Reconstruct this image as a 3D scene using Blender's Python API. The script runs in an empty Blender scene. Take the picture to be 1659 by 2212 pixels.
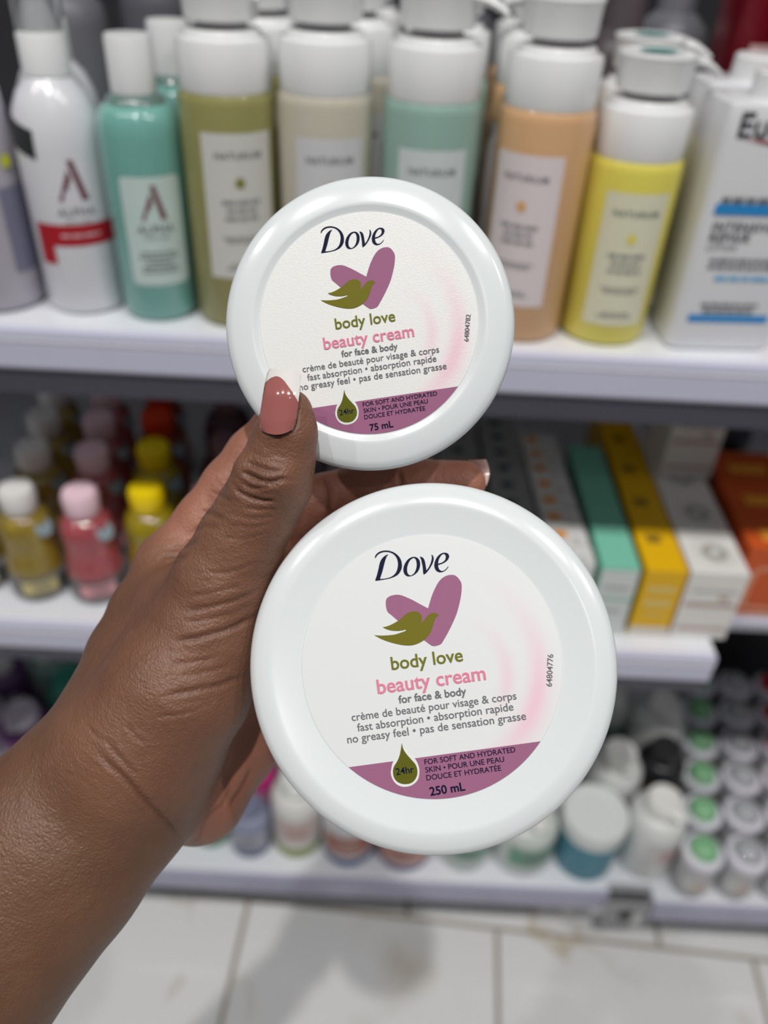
import bpy, math, random
import numpy as np
from mathutils import Matrix, Vector

# ------------------------------------------------------------------ camera, world, lights, exposure
FPX = 1750.0
PITCH, ROLL = math.radians(37.3), math.radians(2.9)
CAM = np.array([0.0, 0.0, 1.3])
FW = np.array([0, math.cos(PITCH), -math.sin(PITCH)])
_R0 = np.array([1.0, 0, 0]); _U0 = np.array([0, math.sin(PITCH), math.cos(PITCH)])
RT = math.cos(ROLL) * _R0 + math.sin(ROLL) * _U0
UP = -math.sin(ROLL) * _R0 + math.cos(ROLL) * _U0

scene = bpy.context.scene
col = scene.collection
cd = bpy.data.cameras.new('camera'); cam = bpy.data.objects.new('camera', cd); col.objects.link(cam)
cd.sensor_fit = 'VERTICAL'; cd.sensor_height = 36.0; cd.lens = FPX / 2212 * 36.0
cd.clip_start = 0.01; cd.clip_end = 50
cd.dof.use_dof = True; cd.dof.focus_distance = 0.240; cd.dof.aperture_fstop = 6.3; cd.dof.aperture_blades = 0
M = Matrix.Identity(4)
for i in range(3):
    M[i][0] = RT[i]; M[i][1] = UP[i]; M[i][2] = -FW[i]; M[i][3] = CAM[i]
cam.matrix_world = M
scene.camera = cam

scene.view_settings.view_transform = 'Standard'
scene.view_settings.look = 'None'
scene.view_settings.gamma = 1.0
scene.view_settings.use_curve_mapping = False
scene.view_settings.exposure = 0.0

world = bpy.data.worlds.new('world'); scene.world = world; world.use_nodes = True
bg = world.node_tree.nodes['Background']
bg.inputs[0].default_value = (0.93, 0.95, 1.0, 1); bg.inputs[1].default_value = 0.10

def lamp(name, loc, power, radius=0.02, target=(0, 0.45, 0.6), angle=110, color=(1, 0.98, 0.95)):
    l = bpy.data.lights.new(name, 'SPOT'); o = bpy.data.objects.new(name, l); col.objects.link(o)
    l.energy = power; l.shadow_soft_size = radius; l.spot_size = math.radians(angle); l.spot_blend = 0.5; l.color = color
    o.location = loc
    o.rotation_euler = (Vector(target) - Vector(loc)).to_track_quat('-Z', 'Y').to_euler()
    return o
# track of ceiling spotlights above the aisle
lamp('ceiling_spotlight', (-0.031, -0.862, 3.8), 158, 0.035)
lamp('ceiling_spotlight', (-1.05, -0.70, 3.8), 58, 0.035, (-.3, .5, .8))
lamp('ceiling_spotlight', (1.15, -0.70, 3.8), 58, 0.035, (.3, .5, .8))
lamp('ceiling_spotlight', (-2.15, -0.70, 3.8), 58, 0.035, (-.6, .5, .8))
lamp('ceiling_spotlight', (2.25, -0.70, 3.8), 58, 0.035, (.6, .5, .8))
lamp('ceiling_spotlight', (0.5, -2.4, 3.8), 18, 0.035)

def ray(u, v): return FW + (u - 829.5) / FPX * RT - (v - 1106) / FPX * UP
def P(u, v, d): return CAM + d * ray(u, v)
def PY(u, v, Y):
    r = ray(u, v); return CAM + r * (Y / r[1])
def PZ(u, v, Z):
    r = ray(u, v); return CAM + r * ((Z - CAM[2]) / r[2])

# ------------------------------------------------------------------ helpers
random.seed(7)
def lin(c):
    out = []
    for x in c:
        x /= 255.0
        out.append(x / 12.92 if x <= 0.04045 else ((x + 0.055) / 1.055) ** 2.4)
    return tuple(out)

MATS = {}
def mat(name, rgb, rough=0.4, spec=0.5, var=0.06, scale=40, bump=0.0, bscale=200, trans=0.0, coat=0.0, metal=0.0, sheen=0.0, sss=0.0, alpha=1.0):
    if name in MATS: return MATS[name]
    m = bpy.data.materials.new(name); m.use_nodes = True
    nt = m.node_tree; N = nt.nodes; L = nt.links
    b = N['Principled BSDF']; c = lin(rgb)
    geo = N.new('ShaderNodeTexCoord')
    nz = N.new('ShaderNodeTexNoise'); nz.inputs['Scale'].default_value = scale; nz.inputs['Detail'].default_value = 3
    L.new(geo.outputs['Object'], nz.inputs['Vector'])
    mx = N.new('ShaderNodeMix'); mx.data_type = 'RGBA'
    mx.inputs[6].default_value = (*[x * (1 - var) for x in c], 1)
    mx.inputs[7].default_value = (*[min(1, x * (1 + var)) for x in c], 1)
    L.new(nz.outputs['Fac'], mx.inputs[0]); L.new(mx.outputs[2], b.inputs['Base Color'])
    b.inputs['Roughness'].default_value = rough
    b.inputs['Specular IOR Level'].default_value = spec
    b.inputs['Transmission Weight'].default_value = trans
    b.inputs['Coat Weight'].default_value = coat
    b.inputs['Metallic'].default_value = metal
    b.inputs['Alpha'].default_value = alpha
    if sss:
        b.inputs['Subsurface Weight'].default_value = sss
        b.inputs['Subsurface Radius'].default_value = (1, .9, .8); b.inputs['Subsurface Scale'].default_value = 0.002
    if bump:
        bz = N.new('ShaderNodeTexNoise'); bz.inputs['Scale'].default_value = bscale; bz.inputs['Detail'].default_value = 4
        L.new(geo.outputs['Object'], bz.inputs['Vector'])
        bp = N.new('ShaderNodeBump'); bp.inputs['Strength'].default_value = bump; bp.inputs['Distance'].default_value = 0.001
        L.new(bz.outputs['Fac'], bp.inputs['Height']); L.new(bp.outputs['Normal'], b.inputs['Normal'])
    MATS[name] = m
    return m

def tag(o, label=None, cat=None, group=None, kind=None):
    if label: o['label'] = label
    if cat: o['category'] = cat
    if group: o['group'] = group
    if kind: o['kind'] = kind
    return o

def obj(name, verts, faces, m=None, parent=None, smooth=False, loc=None):
    me = bpy.data.meshes.new(name)
    me.from_pydata([tuple(map(float, v)) for v in verts], [], faces)
    me.update()
    o = bpy.data.objects.new(name, me); col.objects.link(o)
    if m: me.materials.append(m)
    if parent: o.parent = parent
    if loc is not None: o.location = loc
    if smooth:
        me.polygons.foreach_set('use_smooth', [True] * len(me.polygons))
        if smooth != 'all':
            try: me.set_sharp_from_angle(angle=math.radians(smooth if smooth is not True else 40))
            except Exception: pass
    return o

def empty(name, loc=(0, 0, 0), rz=0.0):
    o = bpy.data.objects.new(name, None); col.objects.link(o)
    o.empty_display_size = 0.02
    o.location = tuple(map(float, loc)); o.rotation_euler = (0, 0, rz)
    return o

KIDS = {}
def copy_tree(o, parent=None):
    c = o.copy(); col.objects.link(c)
    if parent: c.parent = parent
    for ch in [x for x in o.children]:
        copy_tree(ch, c)
    return c

def lathe(prof, seg=48, sx=1.0, sy=1.0):
    vs, fs, rows = [], [], []
    for r, z in prof:
        if r < 1e-9:
            rows.append([len(vs)]); vs.append((0, 0, z))
        else:
            rows.append(list(range(len(vs), len(vs) + seg)))
            for k in range(seg):
                a = 2 * math.pi * k / seg
                vs.append((r * math.cos(a) * sx, r * math.sin(a) * sy, z))
    for a, b in zip(rows[:-1], rows[1:]):
        if len(a) == 1 and len(b) == 1: continue
        for k in range(seg):
            k2 = (k + 1) % seg
            if len(a) == 1: fs.append((a[0], b[k2], b[k]))
            elif len(b) == 1: fs.append((a[k], a[k2], b[0]))
            else: fs.append((a[k], a[k2], b[k2], b[k]))
    return vs, fs
# NB profiles run from the top centre or bottom centre; normals are made consistent below
def fixn(o):
    import bmesh
    bm = bmesh.new(); bm.from_mesh(o.data)
    bmesh.ops.recalc_face_normals(bm, faces=bm.faces); bm.to_mesh(o.data); bm.free()
    return o
def lobj(name, prof, m, parent=None, seg=48, smooth=35, sx=1, sy=1, loc=None):
    v, f = lathe(prof, seg, sx, sy)
    return fixn(obj(name, v, f, m, parent, smooth, loc))

def box(name, x0, x1, y0, y1, z0, z1, m, parent=None, bev=0.0, loc=None):
    import bmesh
    bm = bmesh.new(); bmesh.ops.create_cube(bm, size=1)
    for v in bm.verts:
        v.co = ((x0 + x1) / 2 + v.co.x * (x1 - x0), (y0 + y1) / 2 + v.co.y * (y1 - y0), (z0 + z1) / 2 + v.co.z * (z1 - z0))
    if bev: bmesh.ops.bevel(bm, geom=bm.edges[:], offset=bev, segments=2, affect='EDGES', profile=0.5)
    me = bpy.data.meshes.new(name); bm.to_mesh(me); bm.free(); me.materials.append(m)
    o = bpy.data.objects.new(name, me); col.objects.link(o)
    if parent: o.parent = parent
    if loc is not None: o.location = loc
    return o

def rbox_loft(rings, n=6):
    """rings: (z, half x, half y, corner radius, y offset): rounded rectangles lofted into one closed skin"""
    vs, fs, rows = [], [], []
    for z, hx, hy, r, yo in rings:
        row = []
        for cx, cy, a0 in ((1, 1, 0), (-1, 1, 90), (-1, -1, 180), (1, -1, 270)):
            for k in range(n + 1):
                a = math.radians(a0 + 90 * k / n)
                row.append(len(vs)); vs.append((cx * (hx - r) + r * math.cos(a), yo + cy * (hy - r) + r * math.sin(a), z))
        rows.append(row)
    for a, b in zip(rows[:-1], rows[1:]):
        m = len(a)
        for k in range(m): fs.append((a[k], a[(k + 1) % m], b[(k + 1) % m], b[k]))
    fs.append(tuple(reversed(rows[0]))); fs.append(tuple(rows[-1]))
    return vs, fs

def tube(pts, radii, seg=14, flat=1.0):
    """swept tube; flat squashes it vertically"""
    vs, fs, rows = [], [], []
    pts = [Vector(p) for p in pts]
    for i, p in enumerate(pts):
        t = (pts[min(i + 1, len(pts) - 1)] - pts[max(i - 1, 0)]).normalized()
        s = t.cross(Vector((0, 0, 1)))
        if s.length < 1e-5: s = Vector((1, 0, 0))
        s.normalize(); w = s.cross(t).normalized()
        row = []
        for k in range(seg):
            a = 2 * math.pi * k / seg
            q = p + s * (radii[i] * math.cos(a)) + w * (radii[i] * flat * math.sin(a))
            row.append(len(vs)); vs.append(tuple(q))
        rows.append(row)
    for a, b in zip(rows[:-1], rows[1:]):
        for k in range(seg): fs.append((a[k], a[(k + 1) % seg], b[(k + 1) % seg], b[k]))
    fs.append(tuple(reversed(rows[0]))); fs.append(tuple(rows[-1]))
    return vs, fs

# ---- flat print: text and traced outlines as meshes (2-D verts, faces)
_TXT = {}
def text2d(s, bold=0.0, res=3, spacing=1.0):
    key = (s, bold, res, spacing)
    if key in _TXT: return _TXT[key]
    c = bpy.data.curves.new('t', 'FONT'); c.body = s; c.resolution_u = res; c.offset = bold; c.space_character = spacing
    o = bpy.data.objects.new('t', c); col.objects.link(o)
    dg = bpy.context.evaluated_depsgraph_get(); dg.update()
    me = bpy.data.meshes.new_from_object(o.evaluated_get(dg))
    v = np.zeros(len(me.vertices) * 3); me.vertices.foreach_get('co', v); v = v.reshape(-1, 3)[:, :2]
    f = [tuple(p.vertices) for p in me.polygons]
    bpy.data.objects.remove(o); bpy.data.curves.remove(c); bpy.data.meshes.remove(me)
    _TXT[key] = (v, f)
    return v, f

def outline2d(loops, sharp=48, sub=4):
    """filled outline (even-odd) from hand traced loops, rounded between its corners"""
    c = bpy.data.curves.new('o', 'CURVE'); c.dimensions = '2D'; c.fill_mode = 'BOTH'
    for lp in loops:
        pts = [np.array(p, float) for p in lp]; n = len(pts); out = []
        tan = []
        for i in range(n):
            a, b, d = pts[i - 1], pts[i], pts[(i + 1) % n]
            v1, v2 = b - a, d - b
            cs = np.dot(v1, v2) / (np.linalg.norm(v1) * np.linalg.norm(v2) + 1e-12)
            tan.append(None if cs < math.cos(math.radians(sharp)) else (d - a) / (np.linalg.norm(d - a) + 1e-12))
        for i in range(n):
            p0, p1 = pts[i], pts[(i + 1) % n]; ln = np.linalg.norm(p1 - p0); dr = (p1 - p0) / (ln + 1e-12)
            t0 = (tan[i] if tan[i] is not None else dr) * ln; t1 = (tan[(i + 1) % n] if tan[(i + 1) % n] is not None else dr) * ln
            for k in range(sub):
                t = k / sub; t2, t3 = t * t, t * t * t
                out.append((2 * t3 - 3 * t2 + 1) * p0 + (t3 - 2 * t2 + t) * t0 + (-2 * t3 + 3 * t2) * p1 + (t3 - t2) * t1)
        sp = c.splines.new('POLY'); sp.points.add(len(out) - 1)
        for q, p in zip(sp.points, out): q.co = (p[0], p[1], 0, 1)
        sp.use_cyclic_u = True
    o = bpy.data.objects.new('o', c); col.objects.link(o)
    dg = bpy.context.evaluated_depsgraph_get(); dg.update()
    me = bpy.data.meshes.new_from_object(o.evaluated_get(dg))
    v = np.zeros(len(me.vertices) * 3); me.vertices.foreach_get('co', v); v = v.reshape(-1, 3)[:, :2]
    f = [tuple(p.vertices) for p in me.polygons]
    bpy.data.objects.remove(o); bpy.data.curves.remove(c); bpy.data.meshes.remove(me)
    return v, f

def faceup(v, f):
    """all faces wound towards +z"""
    out = []
    for p in f:
        a = 0
        for i in range(len(p)):
            x0, y0 = v[p[i]]; x1, y1 = v[p[(i + 1) % len(p)]]; a += x0 * y1 - x1 * y0
        out.append(p if a > 0 else tuple(reversed(p)))
    return out

def merge2d(parts):
    V, Fc = [], []
    for v, f in parts:
        o = len(V); V += [tuple(x) for x in v]; Fc += [tuple(i + o for i in p) for p in f]
    return np.array(V), Fc

def wordbars(lines, h, gap, width, seed):
    """rows of small word-long bars: print too small and blurred to read"""
    rnd = random.Random(seed); parts = []
    for i, w in enumerate(lines):
        W = width * w; x = -W / 2; y = -i * gap
        while x < W / 2 - h * .4:
            l = min(rnd.uniform(1.5, 4.0) * h, W / 2 - x)
            n = 4
            v = [(x + l * k / n, y + s * h / 2) for s in (-1, 1) for k in range(n + 1)]
            f = [(k, k + 1, k + n + 2, k + n + 1) for k in range(n)]
            parts.append((np.array(v), f)); x += l + h * .5
    return merge2d(parts)

def on_cyl(name, vf, r, zc, m, parent, phi=0.0, sx=1.0, flatten=None):
    """wrap 2-D print around an upright bottle of radius r (front = -y)"""
    v, f = vf; v = np.asarray(v)
    t = v[:, 0] / r + phi
    X = np.stack([r * np.sin(t) * sx, -r * np.cos(t), v[:, 1] + zc], 1)
    return obj(name, X, faceup(v, f), m, parent)
def on_flat(name, vf, y, zc, m, parent, xc=0):
    v, f = vf; v = np.asarray(v)
    return obj(name, np.stack([v[:, 0] + xc, np.full(len(v), y), v[:, 1] + zc], 1), faceup(v, f), m, parent)
def centred(vf, width=None, height=None):
    v, f = vf; v = np.array(v); mn, mx = v.min(0), v.max(0)
    s = width / (mx[0] - mn[0]) if width else height / (mx[1] - mn[1])
    return (v - (mn + mx) / 2) * s, f
def patch(r, a0, a1, z0, z1, n=16, cz=0.0):
    """curved rectangle around a bottle with a little thickness, rounded at the corners when cz > 0"""
    vs = []
    for k in range(n + 1):
        a = a0 + (a1 - a0) * k / n
        e = min(k, n - k) / n * (a1 - a0) * r
        ins = cz * (1 - math.sqrt(max(0, 1 - (1 - min(1, e / cz)) ** 2))) if cz else 0
        for z in (z0 + ins, z1 - ins): vs.append((r * math.sin(a), -r * math.cos(a), z))
    fs = [(2 * k, 2 * k + 2, 2 * k + 3, 2 * k + 1) for k in range(n)]
    return vs, fs

# ------------------------------------------------------------------ common materials
m_white = mat('white_plastic', (236, 237, 238), .28, .5, .02, bump=.03, bscale=60)
m_ink = mat('grey_ink', (110, 112, 116), .5, .3)
m_soft = mat('soft_grey_ink', (150, 150, 150), .5, .3)
m_dark = mat('charcoal_ink', (52, 54, 60), .5, .3)

# ================================================================== the setting
def floor_material():
    m = bpy.data.materials.new('marble_tile'); m.use_nodes = True
    nt = m.node_tree; N = nt.nodes; L = nt.links; b = N['Principled BSDF']
    g = N.new('ShaderNodeNewGeometry')
    n1 = N.new('ShaderNodeTexNoise'); n1.inputs['Scale'].default_value = 3.2; n1.inputs['Detail'].default_value = 5; n1.inputs['Distortion'].default_value = .9
    L.new(g.outputs['Position'], n1.inputs['Vector'])
    r1 = N.new('ShaderNodeValToRGB'); e = r1.color_ramp.elements
    e[0].position = .47; e[0].color = (0, 0, 0, 1); e[1].position = .5; e[1].color = (1, 1, 1, 1)
    e2 = r1.color_ramp.elements.new(.53); e2.color = (0, 0, 0, 1)
    L.new(n1.outputs['Fac'], r1.inputs[0])
    n2 = N.new('ShaderNodeTexNoise'); n2.inputs['Scale'].default_value = 5; n2.inputs['Detail'].default_value = 2
    L.new(g.outputs['Position'], n2.inputs['Vector'])
    r2 = N.new('ShaderNodeValToRGB'); r2.color_ramp.elements[0].position = .48; r2.color_ramp.elements[1].position = .66
    L.new(n2.outputs['Fac'], r2.inputs[0])
    mu = N.new('ShaderNodeMath'); mu.operation = 'MULTIPLY'; L.new(r1.outputs[0], mu.inputs[0]); L.new(r2.outputs[0], mu.inputs[1])
    mu2 = N.new('ShaderNodeMath'); mu2.operation = 'MULTIPLY'; mu2.inputs[1].default_value = .8; L.new(mu.outputs[0], mu2.inputs[0])
    mx = N.new('ShaderNodeMix'); mx.data_type = 'RGBA'
    mx.inputs[6].default_value = (*lin((230, 230, 230)), 1); mx.inputs[7].default_value = (*lin((186, 172, 142)), 1)
    L.new(mu2.outputs[0], mx.inputs[0])
    L.new(mx.outputs[2], b.inputs['Base Color'])
    b.inputs['Roughness'].default_value = .16
    return m
m_tile = floor_material()
m_grout = mat('grout', (158, 150, 138), .8, .2, .1)
fl = box('floor', -1.6, 1.6, -1.6, 1.3, -.03, -.0025, m_grout); tag(fl, 'white marble tiled shop floor', 'floor', kind='structure')
FA = math.radians(-3.8)
ux, uy = np.array([math.cos(FA), math.sin(FA)]), np.array([-math.sin(FA), math.cos(FA)])
corner = np.array([-0.186, 0.657])
TW = .400
import bmesh
def tile_mesh(w, l):
    bm = bmesh.new(); bmesh.ops.create_cube(bm, size=1)
    for v in bm.verts: v.co = (v.co.x * (w - .007) + w / 2, v.co.y * (l - .007) + l / 2, (v.co.z - .5) * .008)
    top = [e for e in bm.edges if all(v.co.z > -1e-4 for v in e.verts)]
    bmesh.ops.bevel(bm, geom=top, offset=.0012, segments=1, affect='EDGES')
    me = bpy.data.meshes.new('tile'); bm.to_mesh(me); bm.free(); me.materials.append(m_tile); return me
tm = tile_mesh(TW, .8)
def tile(me, i, off, row_y):
    p = corner + ux * (i * TW + off) + uy * row_y
    o = bpy.data.objects.new('tile', me); col.objects.link(o); o.parent = fl
    o.location = (p[0], p[1], 0); o.rotation_euler = (0, 0, FA)
for i in range(-3, 4):
    tile(tm, i, 0, -.8); tile(tm, i, .256 - TW, 0); tile(tm, i, 0.2, -1.6)

m_shelf = mat('shelf_white', (228, 230, 236), .3, .5, .02)
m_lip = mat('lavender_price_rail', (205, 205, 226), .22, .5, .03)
m_lipd = mat('dark_rail_strip', (74, 74, 86), .3, .5, .05)
m_back = mat('back_panel_grey', (40, 40, 44), .6, .3, .1)
m_plinth = mat('plinth_grey', (120, 120, 128), .5, .3)
Z1, Z2, Z3 = 1.035, .725, .17
YB = 1.02
bp = box('wall_back', -1.5, 1.5, YB, YB + .02, 0.0, 1.75, m_back); tag(bp, 'dark grey back panel behind the shop shelves', 'panel', kind='structure')

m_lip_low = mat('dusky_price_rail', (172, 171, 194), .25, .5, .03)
def shelf(name, x0, x1, yl, z, lip, dark, label):
    e = empty(name, ((x0 + x1) / 2, yl, z)); tag(e, label, 'shelf')
    w = (x1 - x0) / 2
    box('board', -w, w, .006, YB - yl - .001, -.022, 0, m_shelf, e, .0008)
    # front price rail with a rounded nose and a recessed dark strip below
    prof = [(.006, 0), (.001, -.001), (0, -.004), (0, -lip + .003), (.002, -lip), (.006, -lip)]
    vs = [(sx, y, zz) for sx in (-w, w) for y, zz in prof]; n = len(prof)
    fs = [(k, k + 1, n + k + 1, n + k) for k in range(n - 1)] + [tuple(range(n)), tuple(range(2 * n - 1, n - 1, -1)), (0, n, 2 * n - 1, n - 1)]
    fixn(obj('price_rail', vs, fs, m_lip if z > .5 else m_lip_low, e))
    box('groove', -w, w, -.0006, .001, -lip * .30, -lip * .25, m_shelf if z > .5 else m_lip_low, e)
    if dark: box('lower_strip', -w, w, .004, .012, -lip - dark, -lip, m_lipd, e)
    return e
shelf('shelf', -1.3, 1.3, .548, Z1, .034, .022, 'white upper shelf with lavender price rail under the pump bottles')
shelf('shelf', -1.3, .330, .548, Z2, .036, .018, 'white middle shelf holding oil bottles and cream cartons')
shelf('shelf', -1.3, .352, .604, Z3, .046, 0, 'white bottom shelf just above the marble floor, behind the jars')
for o_ in [o for o in bpy.data.objects if o.type == 'EMPTY' and abs(o.location.z - Z3) < 1e-6]:
    box('filler_board', .352 - o_.location.x, .4175 - o_.location.x, .018, YB - .605, -.022, 0, m_shelf, o_, .0008)
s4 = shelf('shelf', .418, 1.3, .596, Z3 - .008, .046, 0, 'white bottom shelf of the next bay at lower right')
s5 = shelf('shelf', .350, 1.3, .60, Z2 + .004, .012, 0, 'shallow right bay shelf under the orange cartons')
pl = box('baseboard_front', -1.3, 1.3, .70, .72, 0, .09, m_plinth); tag(pl, 'grey recessed plinth under the bottom shelf', 'plinth', kind='structure')

# ================================================================== jars in the hand
def zl(u, v):
    """traced coordinates on the big jar's label -> label units (label radius 1, x along the lettering)"""
    a = math.radians(8.2)
    dx, up = (u - 934) / 287.5, -(v - 1444) / 287.5
    return np.array([dx * math.cos(a) + up * math.sin(a), -dx * math.sin(a) + up * math.cos(a)])
def zb(x, y): return zl(530 + x / 2.0481, 1030 + y / 2.0481)
def za(x, y): return zl(790 + x / 6.9125, 1170 + y / 6.9125)
def zd(x, y): return zl(740 + x / 3.6867, 1580 + y / 3.6867)

D_ = [(138,258),(150,222),(180,190),(220,165),(270,153),(330,150),(400,165),(460,195),(515,245),(548,305),(560,370),(555,430),(530,485),(490,530),(430,562),(360,585),(260,603),(150,620),(147,608),(170,540),(195,440),(215,350),(240,290),(280,245),(320,218),(350,208),(325,240),(305,290),(285,360),(260,460),(235,540),(218,592),(300,585),(370,568),(430,535),(475,480),(495,410),(500,350),(485,280),(450,225),(400,188),(340,172),(280,172),(225,188),(180,220),(155,255),(148,268)]
O1 = [(583,455),(590,400),(615,340),(655,290),(705,258),(750,250),(795,262),(830,300),(843,350),(838,410),(815,465),(775,510),(725,540),(670,552),(625,540),(595,505)]
O2 = [(640,450),(645,400),(665,340),(695,295),(735,265),(765,275),(785,320),(790,380),(780,440),(755,495),(720,528),(690,537),(660,520),(645,490)]
V_ = [(838,245),(870,255),(900,280),(918,330),(930,400),(940,462),(975,415),(1005,350),(1022,290),(1025,250),(1018,218),(1035,225),(1050,255),(1053,290),(1040,340),(1010,400),(970,460),(930,505),(898,525),(890,500),(885,430),(872,350),(858,290)]
E1 = [(1120,378),(1200,350),(1260,310),(1288,265),(1290,230),(1270,200),(1230,188),(1185,193),(1140,220),(1100,265),(1072,325),(1062,380),(1070,430),(1095,468),(1135,488),(1180,487),(1225,468),(1260,435),(1280,405),(1275,397),(1250,430),(1215,460),(1180,470),(1150,458),(1128,425)]
E2 = [(1120,358),(1180,340),(1225,305),(1240,265),(1235,225),(1215,205),(1185,215),(1155,250),(1130,300)]
HEART = [(962,1045),(990,950),(1030,830),(1080,720),(1130,635),(1190,575),(1260,540),(1330,530),(1390,545),(1440,595),(1475,660),(1480,730),(1468,850),(1440,980),(1400,1120),(1340,1260),(1270,1400),(1200,1520),(1160,1580),(1110,1605),(1050,1617),(1010,1608),(900,1530),(700,1390),(500,1235),(400,1150),(345,1105),(320,1050),(310,970),(318,905),(350,870),(410,845),(480,835),(545,842),(620,870),(720,915),(840,980)]
BIRD = [(262,1333),(340,1315),(430,1275),(520,1220),(590,1160),(650,1115),(710,1093),(770,1090),(825,1110),(858,1150),(865,1200),(855,1270),(890,1235),(930,1185),(980,1135),(1035,1115),(1090,1122),(1130,1152),(1090,1180),(1060,1230),(1035,1310),(1000,1400),(950,1475),(890,1530),(810,1575),(720,1603),(620,1607),(500,1590),(380,1560),(250,1515),(133,1455),(240,1460),(350,1455),(450,1443),(540,1415),(610,1390),(630,1375),(615,1367),(560,1380),(480,1387),(390,1380),(310,1357)]
DROP = [(480,122),(490,165),(515,205),(555,250),(590,290),(605,340),(595,390),(560,430),(505,443),(455,432),(420,400),(408,350),(415,310),(440,270),(460,225),(472,175)]
HALO = [(410,270),(396,318),(391,362),(408,412),(445,450),(500,464),(560,450),(605,410),(620,355),(614,300),(582,240),(500,170)]

def label_material(name, pearl):
    m = bpy.data.materials.new(name); m.use_nodes = True
    nt = m.node_tree; N = nt.nodes; L = nt.links; b = N['Principled BSDF']
    tc = N.new('ShaderNodeTexCoord')
    def math_(op, a, c=None, d=None):
        n = N.new('ShaderNodeMath'); n.operation = op
        for i, x in enumerate((a, c, d)):
            if x is None: continue
            if isinstance(x, (int, float)): n.inputs[i].default_value = x
            else: L.new(x, n.inputs[i])
        return n.outputs[0]
    sep = N.new('ShaderNodeSeparateXYZ'); L.new(tc.outputs['Object'], sep.inputs[0])
    X, Y = sep.outputs[0], sep.outputs[1]
    def arc(cx, cy, r, w, y0, y1, soft):
        dx = math_('SUBTRACT', X, cx); dy = math_('SUBTRACT', Y, cy)
        d = math_('SQRT', math_('ADD', math_('MULTIPLY', dx, dx), math_('MULTIPLY', dy, dy)))
        q = math_('DIVIDE', math_('SUBTRACT', d, r), w)
        g = math_('EXPONENT', math_('MULTIPLY', math_('MULTIPLY', q, q), -1.0))
        s1 = N.new('ShaderNodeMapRange'); s1.interpolation_type = 'SMOOTHSTEP'; L.new(Y, s1.inputs[0]); s1.inputs[1].default_value = y0 - soft; s1.inputs[2].default_value = y0 + soft
        s2 = N.new('ShaderNodeMapRange'); s2.interpolation_type = 'SMOOTHSTEP'; L.new(Y, s2.inputs[0]); s2.inputs[1].default_value = y1 + soft * 1.6; s2.inputs[2].default_value = y1 - soft * 1.6
        xr = N.new('ShaderNodeMapRange'); L.new(X, xr.inputs[0]); xr.inputs[1].default_value = .2; xr.inputs[2].default_value = .35
        return math_('MULTIPLY', math_('MULTIPLY', g, xr.outputs[0]), math_('MULTIPLY', s1.outputs[0], s2.outputs[0]))
    R_ = 1.0  # object space of the label is scaled to label radius 1
    a1 = arc(.02, -.03, .80, .075, -.62, .18, .35)
    a2 = arc(.08, -.10, .49, .055, -.36, .06, .2)
    a3 = arc(.02, -.10, .80, .11, -.72, -.35, .22)
    pk = math_('MINIMUM', math_('ADD', math_('ADD', math_('MULTIPLY', a1, .62), math_('MULTIPLY', a2, .5)), math_('MULTIPLY', a3, .35)), 1.0)
    base = N.new('ShaderNodeMix'); base.data_type = 'RGBA'
    base.inputs[6].default_value = (*lin((238, 238, 236) if pearl else (232, 234, 234)), 1); base.inputs[7].default_value = (*lin((244, 194, 212)), 1)
    L.new(pk, base.inputs[0]); L.new(base.outputs[2], b.inputs['Base Color'])
    b.inputs['Roughness'].default_value = .34 if pearl else .3
    if pearl:
        v = N.new('ShaderNodeTexNoise'); v.inputs['Scale'].default_value = 140; v.inputs['Detail'].default_value = 2
        L.new(tc.outputs['Object'], v.inputs['Vector'])
        bp_ = N.new('ShaderNodeBump'); bp_.inputs['Strength'].default_value = .16; bp_.inputs['Distance'].default_value = .005
        L.new(v.outputs['Fac'], bp_.inputs['Height']); L.new(bp_.outputs['Normal'], b.inputs['Normal'])
        b.inputs['Coat Weight'].default_value = .15
    return m
m_lab_s = label_material('pearl_label', True); m_lab_b = label_material('white_label', False)
m_lid = mat('glossy_white_lid', (228, 233, 235), .2, .5, .01, scale=8, bump=.015, bscale=30)
m_navy = mat('navy_ink', (12, 18, 52), .4, .15)
m_mauve = mat('mauve_ink', (160, 104, 136), .4, .15, .03)
m_olive_ink = mat('olive_ink', (118, 112, 34), .4, .15, .03)
m_olive_drop = mat('deep_olive_ink', (98, 98, 28), .4, .15, .03)
m_olive_txt = mat('olive_lettering_ink', (116, 118, 40), .4, .15, .03)
m_pink_ink = mat('pink_ink', (226, 134, 160), .4, .15, .03)
m_gray_txt = mat('label_grey_ink', (112, 114, 118), .4, .15, .03)

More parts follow.
